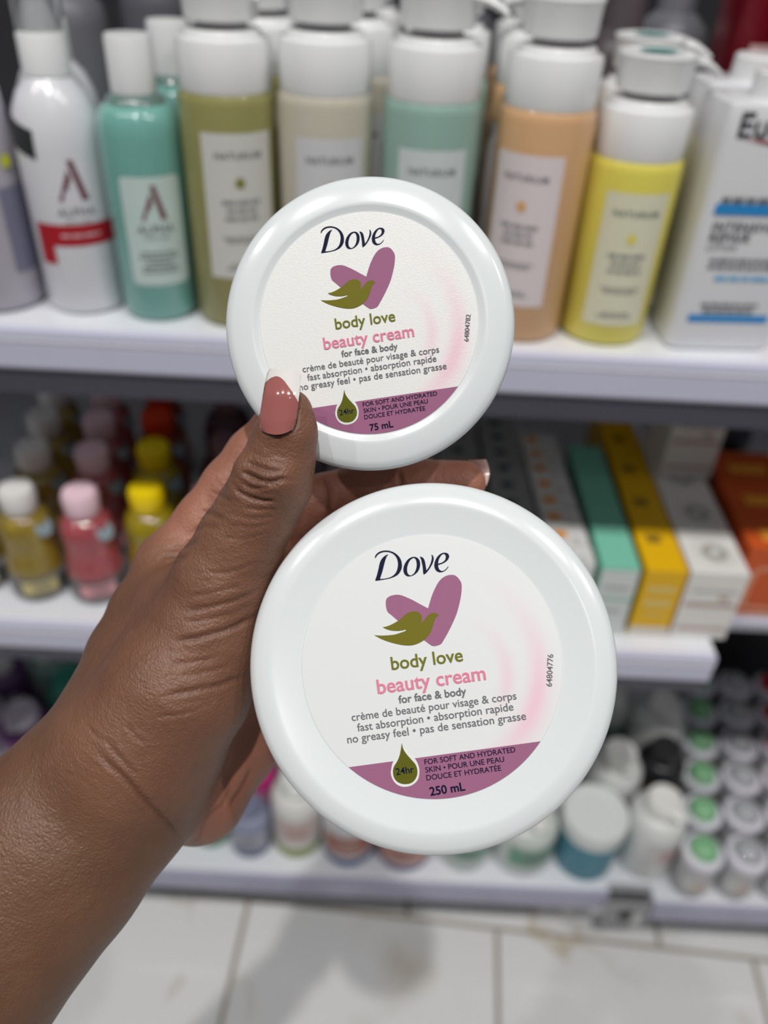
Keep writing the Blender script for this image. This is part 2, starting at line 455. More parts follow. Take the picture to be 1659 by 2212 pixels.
JARS = []
def jar(name, centre, radius, lab_r, H, prof, pearl, vol, number, tilt, label):
    n = -FW + tilt[0] * RT + tilt[1] * UP; n /= np.linalg.norm(n)
    a = math.radians(8.2)
    x = math.cos(a) * RT + math.sin(a) * UP; x -= n * np.dot(x, n); x /= np.linalg.norm(x)
    y = np.cross(n, x)
    base = centre - n * H
    to_cam = lambda q: np.array([q @ RT, -(q @ UP), q @ FW])
    t_lid = H + prof[-1][1] * radius
    JARS.append((to_cam(base - CAM), to_cam(n), t_lid, H, radius)); JARS.append((to_cam(base - CAM), to_cam(n), 0.0, t_lid, radius * .945))
    e = empty(name)
    mw = Matrix.Identity(4)
    for i in range(3): mw[i][0], mw[i][1], mw[i][2], mw[i][3] = x[i], y[i], n[i], base[i]
    e.matrix_world = mw
    tag(e, label, 'jar')
    lid = lobj('lid', [(r * radius, H + z * radius) for r, z in prof], m_lid, e, 160, 30)
    R = radius
    t = prof[-1][1] * R + H
    lobj('body', [(0, t - .001), (.90 * R, t - .001), (.94 * R, t - .003), (.93 * R, t - .1 * R), (.86 * R, .12 * R), (.80 * R, .02 * R), (.74 * R, 0), (0, 0)], m_lid, e, 120, 40)
    LR = lab_r * R; zt = H + prof[0][1] * R
    # label part, scaled so that its own space has radius 1
    vs = [(0, 0, .004)] + [(.997 * math.cos(2 * math.pi * k / 128), .997 * math.sin(2 * math.pi * k / 128), .004) for k in range(128)]
    vs += [(math.cos(2 * math.pi * k / 128), math.sin(2 * math.pi * k / 128), 0.0005) for k in range(128)]
    fs = [(0, 1 + k, 1 + (k + 1) % 128) for k in range(128)] + [(1 + k, 129 + k, 129 + (k + 1) % 128, 1 + (k + 1) % 128) for k in range(128)]
    lab = obj('label', vs, fs, m_lab_s if pearl else m_lab_b, e)
    lab.location = (0, 0, zt); lab.scale = (LR, LR, LR)
    def flat(nm, vf, m, z):
        v, f = vf; v = np.asarray(v)
        return obj(nm, np.concatenate([v, np.full((len(v), 1), z)], 1), faceup(v, f), m, lab)
    def poly(nm, tr, loops, m, z): return flat(nm, outline2d([[tr(*p) for p in lp] for lp in loops]), m, z)
    def line(s, p0, p1, m, bold=0.0, z=.010, spacing=1.0):
        v, f = text2d(s, bold, 4, spacing); v = np.array(v)
        a_, b_ = zb(*p0), zb(*p1); dr = b_ - a_; ln = np.linalg.norm(dr); dr /= ln; nr = np.array([-dr[1], dr[0]])
        mn, mx = v[:, 0].min(), v[:, 0].max(); sc = ln / (mx - mn)
        q = a_ + np.outer((v[:, 0] - mn) * sc, dr) + np.outer(v[:, 1] * sc, nr)
        return flat('lettering', (q, f), m, z)
    # mauve foot band
    p, q = zd(45, 325), zd(1580, 92)
    a0, a1 = math.atan2(p[1], p[0]), math.atan2(q[1], q[0])
    if a0 > 0: a0 -= 2 * math.pi
    arc = [(.996 * math.cos(a0 + (a1 - a0) * k / 48), .996 * math.sin(a0 + (a1 - a0) * k / 48)) for k in range(49)]
    flat('colour_band', (np.array(arc), [tuple(range(49))]), m_mauve, .006)
    poly('heart_emblem', za, [HEART], m_mauve, .007)
    poly('dove_emblem', za, [BIRD], m_olive_ink, .009)
    poly('drop_halo', zd, [HALO], m_white, .008)
    poly('drop_emblem', zd, [DROP], m_olive_drop, .0095)
    poly('logo_lettering', za, [D_], m_navy, .009)
    for lp in ([O1, O2], [V_], [E1, E2]): poly('logo_lettering', za, lp, m_navy, .009)
    line('body love', (652, 873), (975, 831), m_olive_txt, .012)
    line('beauty cream', (589, 980), (1076, 913), m_pink_ink, .013)
    line('for face & body', (684, 1021), (988, 980), m_gray_txt, .018)
    line('crème de beauté pour visage & corps', (472, 1101), (1210, 998), m_gray_txt, .004)
    line('fast absorption • absorption rapide', (498, 1146), (1196, 1046), m_gray_txt, .004)
    line('no greasy feel • pas de sensation grasse', (453, 1199), (1251, 1086), m_gray_txt, .004)
    line('FOR SOFT AND HYDRATED', (799, 1287), (1201, 1227), m_navy, .004)
    line('SKIN • POUR UNE PEAU', (803, 1321), (1151, 1269), m_navy, .004)
    line('DOUCE ET HYDRATÉE', (807, 1355), (1137, 1307), m_navy, .004)
    line('24hr', (672, 1334), (752, 1321), m_navy, .01, .0115)
    if vol.startswith('75'): line(vol, (838, 1418), (965, 1396), m_navy, .018)
    else: line(vol, (823, 1420), (978, 1394), m_navy, .018)
    line(number, (1366, 942), (1376, 800), m_gray_txt, .004)
    return e
PROF_B = [(0, -.030), (.705, -.030), (.712, -.0292), (.850, -.004), (.862, -.0012), (.872, 0), (.885, -.001), (.950, -.013), (.982, -.033), (.996, -.058), (1.0, -.085), (1.0, -.29), (.993, -.30), (.96, -.30), (0, -.30)]
PROF_S = [(0, -.020), (.750, -.020), (.757, -.0185), (.787, -.003), (.797, 0), (.812, -.001), (.930, -.019), (.975, -.040), (.994, -.066), (1.0, -.095), (1.0, -.29), (.993, -.30), (.96, -.30), (0, -.30)]
jar('cream_jar', P(795, 700, .2425), .0440, .747, .034, PROF_S, True, '75 mL', '64804782', (-.055, -.085), 'smaller white cream jar with pearly pink label, held above under the thumb')
jar('cream_jar', P(930, 1436, .2385), .0549, .703, .042, PROF_B, False, '250 mL', '64804776', (-.075, .125), 'larger white cream jar below the smaller one, against the palm')

# ================================================================== the hand and forearm
def cpt(u, v, d): return np.array([(u - 829.5) / FPX * d, (v - 1106) / FPX * d, d])     # right, down, away from the camera
def c2w(X): return CAM + X[:, :1] * RT - X[:, 1:2] * UP + X[:, 2:3] * FW
# chains of joints: (u, v, depth, radius in the photo's pixels at that depth); palm = how palmar (pale) the skin is
CH = dict(
  forearm=dict(p=[(-950, 2900, .238, 315), (-420, 2400, .245, 285), (-110, 2075, .255, 257), (95, 1850, .262, 226), (225, 1708, .266, 203), (300, 1600, .270, 172)], fl=.80, palm=.08),
  thumb_ray=dict(p=[(300, 1610, .262, 165), (385, 1480, .262, 158), (440, 1370, .262, 132), (478, 1260, .258, 106), (520, 1170, .2545, 92), (556, 1105, .2505, 86), (590, 1042, .2460, 80)], fl=1.0, palm=.22),
  thumb_tip=dict(p=[(590, 1042, .2460, 80), (606, 985, .2420, 73), (619, 930, .2390, 65), (627, 888, .2380, 47)], fl=.92, palm=.28),
  index_base=dict(p=[(255, 1525, .276, 112), (292, 1420, .280, 101), (328, 1325, .284, 88), (372, 1225, .287, 74)], fl=1.0, palm=.12),
  web=dict(p=[(330, 1480, .272, 120), (395, 1330, .272, 108), (408, 1280, .276, 72)], fl=.8, palm=.2),
  palm=dict(p=[(300, 1640, .275, 150), (420, 1480, .290, 130), (470, 1330, .294, 100), (420, 1270, .290, 80)], fl=.85, palm=.6),
  heel=dict(p=[(330, 1690, .280, 130), (428, 1715, .292, 103), (488, 1602, .300, 112), (530, 1440, .304, 92), (500, 1320, .302, 88)], fl=.95, palm=.72),
)
FING = dict(
  index=dict(p=[(372, 1225, .289, 74), (447, 1127, .289, 66), (500, 1052, .2885, 63), (552, 985, .2885, 61), (606, 925, .2885, 57), (680, 858, .2885, 54), (760, 812, .288, 47)], palm=.85),
  middle=dict(p=[(470, 1265, .297, 80), (590, 1150, .297, 66), (700, 1085, .294, 60), (800, 1052, .291, 57), (900, 1047, .289, 55), (1000, 1044, .287, 49)], palm=1.0),
  ring=dict(p=[(490, 1335, .302, 78), (620, 1265, .301, 62), (730, 1225, .298, 58), (860, 1225, .295, 54), (950, 1240, .293, 47)], palm=1.0),
  little=dict(p=[(515, 1430, .304, 76), (640, 1400, .300, 54), (730, 1390, .296, 50), (830, 1400, .293, 45)], palm=1.0),
)
BUMPS = [((535, 1010, .2388), 29), ((531, 1034, .2400), 25), ((530, 1058, .2418), 33), ((600, 1030, .2390), 52)]
def chain_d(X, pts, fl=1.0):
    best = None
    S = np.array([1, 1, 1 / fl], np.float32)
    for (u0, v0, d0, r0), (u1, v1, d1, r1) in zip(pts[:-1], pts[1:]):
        a, b = (cpt(u0, v0, d0) * S).astype(np.float32), (cpt(u1, v1, d1) * S).astype(np.float32)
        ra, rb = r0 / FPX * d0, r1 / FPX * d1
        ab = b - a; pa = X * S - a
        h = np.clip(pa @ ab / (ab @ ab), 0, 1)
        dd = np.sqrt(((pa - h[:, None] * ab) ** 2).sum(1)) - (ra + (rb - ra) * h)
        best = dd if best is None else smin(best, dd, .0025)
    return best
def smin(a, b, k):
    h = np.clip(.5 + .5 * (b - a) / k, 0, 1)
    return b * (1 - h) + a * h - k * h * (1 - h)
def sdf(X, weights=False):
    X = X.astype(np.float32)
    ds = {k: chain_d(X, c['p'], c.get('fl', 1.0)) for k, c in CH.items()}
    body = ds['forearm']
    for k, kk in (('thumb_ray', .010), ('index_base', .007), ('web', .007), ('palm', .009), ('heel', .006)): body = smin(body, ds[k], kk)
    th = ds['thumb_tip']
    for (q, r) in BUMPS:
        th = smin(th, np.sqrt(((X - cpt(*q).astype(np.float32)) ** 2).sum(1)) - r / FPX * q[2], .003)
    body = smin(body, th, .004)
    tot = body
    fd = {}
    for k, c in FING.items():
        fd[k] = chain_d(X, c['p'], 1.0)
        tot = np.minimum(tot, smin(body, fd[k], .005))
    for o_, n_, a_, b_, r_ in JARS:                        # soft flesh gives way where it presses on a jar
        q = X - o_.astype(np.float32); h = q @ n_.astype(np.float32)
        rad = np.sqrt(np.maximum((q * q).sum(1) - h * h, 0)) - r_
        ax = np.maximum(a_ - h, h - b_)
        dj = np.minimum(np.maximum(rad, ax), 0) + np.sqrt(np.maximum(rad, 0) ** 2 + np.maximum(ax, 0) ** 2)
        tot = -smin(-tot, dj - .0004, .0012)
    if weights:
        W = np.zeros(len(X)); A = np.zeros(len(X))
        for k, d in list(ds.items()) + list(fd.items()):
            w = np.exp(-np.maximum(d, 0) / .0018 ) ; pv = CH[k]['palm'] if k in CH else FING[k]['palm']
            W += w; A += w * pv
        return tot, A / W
    return tot

def surface_nets(h=.00068):
    lo = np.array([-.300, -.055, .196]); hi = np.array([.045, .300, .345])
    n = np.ceil((hi - lo) / h).astype(int)
    C = 4                                                  # coarse cells first, fine ones only near the skin
    nc = n // C + 2
    g = np.stack(np.meshgrid(*[np.arange(m) * C * h + l for m, l in zip(nc, lo)], indexing='ij'), -1).reshape(-1, 3)
    dc = sdf(g).reshape(nc)
    near = np.abs(dc) < C * h * 1.3
    n = (nc - 1) * C
    vol = np.repeat(np.repeat(np.repeat(np.where(dc[:-1, :-1, :-1] < 0, -1, 1).astype(np.float32), C, 0), C, 1), C, 2)
    nb = near[:-1, :-1, :-1].copy()
    for dx in (0, 1):
        for dy in (0, 1):
            for dz in (0, 1): nb |= near[dx:nc[0] - 1 + dx, dy:nc[1] - 1 + dy, dz:nc[2] - 1 + dz]
    mask = np.repeat(np.repeat(np.repeat(nb, C, 0), C, 1), C, 2)
    idx = np.argwhere(mask)
    vals = np.empty(len(idx), np.float32)
    for s in range(0, len(idx), 400000): vals[s:s + 400000] = sdf(idx[s:s + 400000] * h + lo)
    vol[mask] = vals
    s = vol < 0
    cnt = sum(s[dx:n[0] - 1 + dx, dy:n[1] - 1 + dy, dz:n[2] - 1 + dz].astype(np.int8) for dx in (0, 1) for dy in (0, 1) for dz in (0, 1))
    act = (cnt > 0) & (cnt < 8)
    cells = np.argwhere(act); ids = np.full(act.shape, -1, np.int64); ids[act] = np.arange(len(cells))
    acc = np.zeros((len(cells), 3)); num = np.zeros(len(cells))
    corners = [(dx, dy, dz) for dx in (0, 1) for dy in (0, 1) for dz in (0, 1)]
    val = {c: vol[cells[:, 0] + c[0], cells[:, 1] + c[1], cells[:, 2] + c[2]] for c in corners}
    for c in corners:
        for ax in range(3):
            if c[ax]: continue
            e = list(c); e[ax] = 1; e = tuple(e)
            a, b = val[c], val[e]; m = (a < 0) != (b < 0)
            t = np.where(m, a / np.where(m, a - b, 1), 0)
            p = np.array(c, float)[None].repeat(len(cells), 0); p[:, ax] += t
            acc += p * m[:, None]; num += m
    V = (cells + acc / num[:, None]) * h + lo
    faces = []
    for ax in range(3):
        o1, o2 = (ax + 1) % 3, (ax + 2) % 3
        sl = [slice(None)] * 3; sl2 = [slice(None)] * 3; sl[ax] = slice(0, -1); sl2[ax] = slice(1, None)
        ch = s[tuple(sl)] != s[tuple(sl2)]
        e = np.argwhere(ch)
        e = e[(e[:, o1] > 0) & (e[:, o2] > 0) & (e[:, 0] < act.shape[0]) & (e[:, 1] < act.shape[1]) & (e[:, 2] < act.shape[2])]
        ins = s[e[:, 0], e[:, 1], e[:, 2]]
        def cid(d1, d2):
            q = e.copy(); q[:, o1] -= d1; q[:, o2] -= d2
            return ids[q[:, 0], q[:, 1], q[:, 2]]
        Q = np.stack([cid(1, 1), cid(0, 1), cid(0, 0), cid(1, 0)], 1)
        Q[~ins] = Q[~ins][:, ::-1]
        Q = Q[(Q >= 0).all(1)]
        faces.append(Q)
    return V, np.concatenate(faces)

HV, HF = surface_nets()
def grad(V):
    e = 4e-4; g = np.zeros_like(V)
    for i in range(3):
        d = np.zeros(3); d[i] = e; g[:, i] = (sdf(V + d) - sdf(V - d)) / (2 * e)
    return g
G = grad(HV)
HV -= (sdf(HV) / np.maximum((G ** 2).sum(1), .2))[:, None] * G
G = grad(HV); NRM = G / np.linalg.norm(G, axis=1)[:, None]
_, PALM = sdf(HV, True)
# skin creases carved along the normals: (pixel polyline, width mm, depth mm, farthest depth)
CREASE = [
 ([(531, 997), (545, 1004), (562, 1010), (593, 1019), (612, 1022)], .55, .50, .256),
 ([(520, 1016), (532, 1024), (545, 1031), (569, 1041), (588, 1041), (604, 1037), (622, 1041)], .65, .80, .256),
 ([(505, 1052), (520, 1066), (543, 1076), (568, 1082), (600, 1083)], .6, .60, .262),
 ([(522, 1042), (543, 1055), (565, 1054), (594, 1047), (612, 1050)], .5, .40, .256),
 ([(565, 1012), (585, 1028), (610, 1033), (640, 1040)], .4, .25, .256),
 ([(560, 925), (575, 934), (600, 940), (622, 936), (637, 920), (644, 880)], .5, .35, .262),
 ([(540, 975), (570, 985), (600, 983), (625, 990)], .4, .16, .256),
 ([(520, 1095), (560, 1102), (610, 1100)], .5, .18, .262), ([(505, 1112), (550, 1120), (600, 1116)], .5, .18, .262),
 ([(490, 1132), (540, 1140), (590, 1132)], .5, .16, .262), ([(470, 1160), (520, 1165), (580, 1152)], .5, .14, .265),
 ([(373, 1386), (415, 1380), (456, 1370), (490, 1360), (516, 1349), (562, 1326)], .8, .55, .27),
 ([(347, 1505), (412, 1492), (477, 1479), (532, 1457)], .8, .40, .27),
 ([(391, 1320), (450, 1312), (508, 1297), (560, 1275)], .7, .35, .27),
 ([(360, 1436), (412, 1430), (470, 1420)], .6, .25, .27), ([(380, 1462), (440, 1453), (500, 1436)], .6, .2, .27),
 ([(330, 1548), (380, 1545), (430, 1535)], .6, .25, .27), ([(395, 1345), (450, 1337), (520, 1322)], .6, .22, .27),
 ([(400, 1290), (460, 1280), (530, 1262)], .6, .2, .27), ([(430, 1235), (490, 1238), (560, 1215)], .6, .2, .27),
 ([(202, 1614), (235, 1650), (270, 1681), (310, 1725), (346, 1762), (375, 1790), (396, 1815)], .9, .5, .30),
 ([(230, 1600), (262, 1640), (300, 1680)], .7, .3, .28), ([(270, 1560), (290, 1590), (320, 1610)], .6, .25, .28),
 ([(180, 1560), (210, 1590), (240, 1610)], .6, .2, .28),
 ([(494, 1745), (523, 1702), (546, 1655)], .9, .45, .33), ([(440, 1770), (480, 1740), (500, 1700)], .7, .25, .33),
 ([(415, 1150), (440, 1135), (470, 1140)], .7, .3, .30), ([(360, 1190), (400, 1180), (430, 1165)], .8, .3, .30), ([(430, 1105), (455, 1108), (485, 1122)], .7, .35, .30),
 ([(455, 1060), (480, 1072), (500, 1085)], .6, .25, .30), ([(345, 1205), (370, 1200), (400, 1205)], .7, .3, .30), ([(350, 1222), (385, 1212), (410, 1190)], .7, .25, .30),
 ([(700, 1030), (715, 1060), (712, 1100), (730, 1140)], .9, .6, .32), ([(860, 1010), (866, 1040), (862, 1080)], .8, .5, .32),
]
uu = 829.5 + FPX * HV[:, 0] / HV[:, 2]; vv = 1106 + FPX * HV[:, 1] / HV[:, 2]
vd = -HV / np.linalg.norm(HV, axis=1)[:, None]; facing = (NRM * vd).sum(1)
disp = np.zeros(len(HV)); crs = np.zeros(len(HV))
for pl_, w, dep, far in CREASE:
    dep = dep * 1.25
    pts = np.array(pl_, float)
    bb = (uu > pts[:, 0].min() - 25) & (uu < pts[:, 0].max() + 25) & (vv > pts[:, 1].min() - 25) & (vv < pts[:, 1].max() + 25) & (facing > .05) & (HV[:, 2] < far)
    ix = np.where(bb)[0]
    if not len(ix): continue
    best = np.full(len(ix), 1e9); tt = np.zeros(len(ix))
    q = np.stack([uu[ix], vv[ix]], 1)
    for k, (a, b) in enumerate(zip(pts[:-1], pts[1:])):
        ab = b - a; h = np.clip((q - a) @ ab / (ab @ ab), 0, 1)
        dd = np.linalg.norm(q - a - h[:, None] * ab, axis=1)
        m = dd < best; best[m] = dd[m]; tt[m] = (k + h[m]) / (len(pts) - 1)
    mm = best / FPX * HV[ix, 2] * 1000
    end = np.clip(np.minimum(tt, 1 - tt) / .18, 0.12, 1)
    gsh = np.exp(-(mm / w) ** 2) * end; shoulder = np.exp(-((mm - 2.1 * w) / (1.1 * w)) ** 2) * end
    disp[ix] += -dep * gsh * .001 + dep * .28 * shoulder * .001
    crs[ix] = np.maximum(crs[ix], gsh * min(1, dep / .6))
pig_shade = np.zeros(len(HV))  # knuckle and cuticle pigment, darker left side, and painted wrist junction shade
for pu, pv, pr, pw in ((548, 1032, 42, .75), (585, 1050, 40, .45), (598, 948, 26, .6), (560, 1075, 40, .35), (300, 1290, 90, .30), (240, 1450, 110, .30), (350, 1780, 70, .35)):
    pig_shade = np.maximum(pig_shade, pw * np.exp(-(((uu - pu) ** 2 + (vv - pv) ** 2) / pr ** 2)) * (HV[:, 2] < .285))
HV = HV + NRM * disp[:, None]
HW = c2w(HV)
me = bpy.data.meshes.new('person')
me.vertices.add(len(HW)); me.vertices.foreach_set('co', HW.astype(np.float32).ravel())
me.loops.add(HF.size); me.loops.foreach_set('vertex_index', HF.astype(np.int32).ravel())
me.polygons.add(len(HF)); me.polygons.foreach_set('loop_start', np.arange(0, HF.size, 4, dtype=np.int32)); me.polygons.foreach_set('loop_total', np.full(len(HF), 4, np.int32))
me.polygons.foreach_set('use_smooth', np.ones(len(HF), bool))
me.update(); me.validate()
at = me.attributes.new('palmar', 'FLOAT', 'POINT'); at.data.foreach_set('value', PALM.astype(np.float32))
at = me.attributes.new('skin_dark', 'FLOAT', 'POINT'); at.data.foreach_set('value', np.maximum(crs, pig_shade).astype(np.float32))  # creases, pigment and painted wrist shade in one darkening mask
person = bpy.data.objects.new('person', me); col.objects.link(person)
tag(person, 'bare forearm and hand reaching in from the left, pinching two white jars', 'person')

def skin_material():
    m = bpy.data.materials.new('brown_skin'); m.use_nodes = True
    nt = m.node_tree; N = nt.nodes; L = nt.links; b = N['Principled BSDF']
    tc = N.new('ShaderNodeTexCoord')
    a = N.new('ShaderNodeAttribute'); a.attribute_name = 'palmar'
    c = N.new('ShaderNodeAttribute'); c.attribute_name = 'skin_dark'
    nz = N.new('ShaderNodeTexNoise'); nz.inputs['Scale'].default_value = 55; nz.inputs['Detail'].default_value = 4; L.new(tc.outputs['Object'], nz.inputs['Vector'])
    d1 = N.new('ShaderNodeMix'); d1.data_type = 'RGBA'; d1.inputs[6].default_value = (*lin((84, 60, 44)), 1); d1.inputs[7].default_value = (*lin((120, 86, 63)), 1)
    L.new(nz.outputs['Fac'], d1.inputs[0])
    p1 = N.new('ShaderNodeMix'); p1.data_type = 'RGBA'; p1.inputs[6].default_value = (*lin((164, 104, 84)), 1); p1.inputs[7].default_value = (*lin((186, 128, 106)), 1)
    L.new(nz.outputs['Fac'], p1.inputs[0])
    mx = N.new('ShaderNodeMix'); mx.data_type = 'RGBA'; L.new(a.outputs['Fac'], mx.inputs[0]); L.new(d1.outputs[2], mx.inputs[6]); L.new(p1.outputs[2], mx.inputs[7])
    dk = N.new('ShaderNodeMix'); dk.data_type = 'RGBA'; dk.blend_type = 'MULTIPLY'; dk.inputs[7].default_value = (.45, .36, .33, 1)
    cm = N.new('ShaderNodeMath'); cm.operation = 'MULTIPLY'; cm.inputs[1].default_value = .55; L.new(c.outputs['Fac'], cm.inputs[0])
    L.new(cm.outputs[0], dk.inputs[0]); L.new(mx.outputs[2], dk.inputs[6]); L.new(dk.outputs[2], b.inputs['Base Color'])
    # fine skin relief: a net of tiny furrows plus pores
    v = N.new('ShaderNodeTexVoronoi'); v.inputs['Scale'].default_value = 900; v.feature = 'DISTANCE_TO_EDGE'
    mp = N.new('ShaderNodeMapping'); mp.inputs['Scale'].default_value = (1, .55, 1); mp.inputs['Rotation'].default_value = (.3, .4, .5)
    dn = N.new('ShaderNodeTexNoise'); dn.inputs['Scale'].default_value = 160; dn.inputs['Detail'].default_value = 3
    L.new(tc.outputs['Object'], dn.inputs['Vector'])
    L.new(tc.outputs['Object'], mp.inputs['Vector']); L.new(mp.outputs[0], v.inputs['Vector'])
    n2 = N.new('ShaderNodeTexNoise'); n2.inputs['Scale'].default_value = 420; n2.inputs['Detail'].default_value = 4; L.new(tc.outputs['Object'], n2.inputs['Vector'])
    ax = .45 * RT + .9 * UP; ax = ax / np.linalg.norm(ax); bx = np.cross(ax, FW); bx = bx / np.linalg.norm(bx); cx_ = np.cross(ax, bx)
    comb = N.new('ShaderNodeCombineXYZ')
    for i_, (dr_, k_) in enumerate(((ax, 1300.0), (bx, 260.0), (cx_, 260.0))):
        vm = N.new('ShaderNodeVectorMath'); vm.operation = 'DOT_PRODUCT'; L.new(tc.outputs['Object'], vm.inputs[0]); vm.inputs[1].default_value = tuple(float(q) * k_ for q in dr_)
        L.new(vm.outputs['Value'], comb.inputs[i_])
    fur = N.new('ShaderNodeTexNoise'); fur.inputs['Scale'].default_value = 1.0; fur.inputs['Detail'].default_value = 3; fur.inputs['Distortion'].default_value = .6
    L.new(comb.outputs[0], fur.inputs['Vector'])
    fr_ = N.new('ShaderNodeMapRange'); fr_.inputs[1].default_value = .35; fr_.inputs[2].default_value = .55; L.new(fur.outputs['Fac'], fr_.inputs[0])
    b0 = N.new('ShaderNodeBump'); b0.inputs['Strength'].default_value = .15; b0.inputs['Distance'].default_value = .0005; L.new(fr_.outputs[0], b0.inputs['Height'])
    b1 = N.new('ShaderNodeBump'); L.new(b0.outputs[0], b1.inputs['Normal']); b1.inputs['Strength'].default_value = .35; b1.inputs['Distance'].default_value = .0007; L.new(v.outputs['Distance'], b1.inputs['Height'])
    b2 = N.new('ShaderNodeBump'); b2.inputs['Strength'].default_value = .35; b2.inputs['Distance'].default_value = .0008; L.new(n2.outputs['Fac'], b2.inputs['Height']); L.new(b1.outputs[0], b2.inputs['Normal'])
    b3 = N.new('ShaderNodeBump'); b3.inputs['Strength'].default_value = .30; b3.inputs['Distance'].default_value = .0016; L.new(dn.outputs['Fac'], b3.inputs['Height']); L.new(b2.outputs[0], b3.inputs['Normal'])
    L.new(b3.outputs[0], b.inputs['Normal'])
    b.inputs['Roughness'].default_value = .46; b.inputs['Specular IOR Level'].default_value = .45
    b.inputs['Subsurface Weight'].default_value = .12; b.inputs['Subsurface Radius'].default_value = (1, .35, .2); b.inputs['Subsurface Scale'].default_value = .0025
    return m
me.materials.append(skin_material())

m_nail = mat('pink_gel_nail', (164, 98, 94), .12, .6, .05, coat=.6)
m_tip = mat('white_gel_tip', (232, 228, 224), .12, .6, .03, coat=.6)
def nail_mesh(fn, s0, s1, ns=10, nt=14, thick=.0004, lift=0.0):
    """fn(s, t) -> camera-space point; s0/s1 are functions of t"""
    top, bot = [], []
    for i in range(ns + 1):
        for j in range(nt + 1):
            t = -1 + 2 * j / nt; s = s0(t) + (s1(t) - s0(t)) * i / ns
            p = fn(s, t); top.append(p + np.array([0, 0, -lift])); bot.append(p + np.array([0, 0, thick]))
    V = np.array(top + bot); n = len(top); w = nt + 1; F_ = []
    for i in range(ns):
        for j in range(nt):
            a = i * w + j; F_.append((a, a + 1, a + w + 1, a + w)); F_.append((n + a, n + a + w, n + a + w + 1, n + a + 1))
    ring = [j for j in range(w)] + [i * w + nt for i in range(1, ns + 1)] + [ns * w + j for j in range(nt - 1, -1, -1)] + [i * w for i in range(ns - 1, 0, -1)]
    for a, b in zip(ring, ring[1:] + ring[:1]): F_.append((a, n + a, n + b, b))
    return c2w(V), F_
def interp(pts, x):
    xs = [p[0] for p in pts]; return float(np.interp(x, xs, [p[1] for p in pts]))
# thumb nail: left and right edges traced from base (s=0) to the square tip (s=1)
LE = [(0, 563, 929), (.12, 560, 911), (.3, 562.5, 885), (.6, 570, 838), (.9, 577, 806), (1, 582, 797)]
RE = [(0, 633, 927), (.12, 639, 908), (.3, 643, 880), (.6, 647, 845), (.9, 649, 818), (1, 649, 808)]
def thumb_nail(s, t):
    l = [np.interp(s, [q[0] for q in LE], [q[k] for q in LE]) for k in (1, 2)]
    r = [np.interp(s, [q[0] for q in RE], [q[k] for q in RE]) for k in (1, 2)]
    w = (t + 1) / 2; u = l[0] * (1 - w) + r[0] * w; v = l[1] * (1 - w) + r[1] * w
    v += (1 - t * t) * (11 * (1 - s) ** 3 - 3 * s)
    d = np.interp(s, [0, .15, .5, 1], [.2290, .2284, .2279, .2302]) + .0016 * t * t - .0010 * t
    return cpt(u, v, d)
smile = lambda t: float(np.interp(t, [-1, -.75, -.45, -.2, .1, .45, .8, 1], [.70, .80, .85, .84, .77, .63, .50, .40]))
v_, f_ = nail_mesh(thumb_nail, lambda t: 0.0, smile, 16)
nail = fixn(obj('nail', v_, f_, m_nail, person, 60)); nail['label'] = 'long square thumb nail with pink base'
v_, f_ = nail_mesh(thumb_nail, smile, lambda t: 1.0, 8, 14, .0006, .00008)
t_ = fixn(obj('nail_tip', v_, f_, m_tip, nail, 60)); t_['label'] = 'white angled French tip'
# finger nail seen from its underside beyond the fingertip
def finger_nail(s, t):
    u = 985 + 74 * s - 7 * t * t * s - 2; v = 1024 + 30 * t * (1 - .05 * s) - 3 * s
    d = .2955 - .0005 * s - .0062 * t * t
    return cpt(u, v, d)
v_, f_ = nail_mesh(finger_nail, lambda t: 0.0, lambda t: .42, 6)
n2_ = fixn(obj('nail', v_, f_, m_nail, person, 60)); n2_['label'] = 'fingertip nail between the jars'
m_tip2 = mat('milky_gel_tip', (226, 196, 188), .15, .6, .03, coat=.5)
v_, f_ = nail_mesh(finger_nail, lambda t: .42, lambda t: 1.0, 6, 14, .0006)
fixn(obj('nail_tip', v_, f_, m_tip2, n2_, 60))

# ================================================================== bottles on the upper shelf
EPS = .0004
def facing_angle(x, y, phi_deg):
    return math.atan2(-y, -x) + math.radians(phi_deg) + math.pi / 2

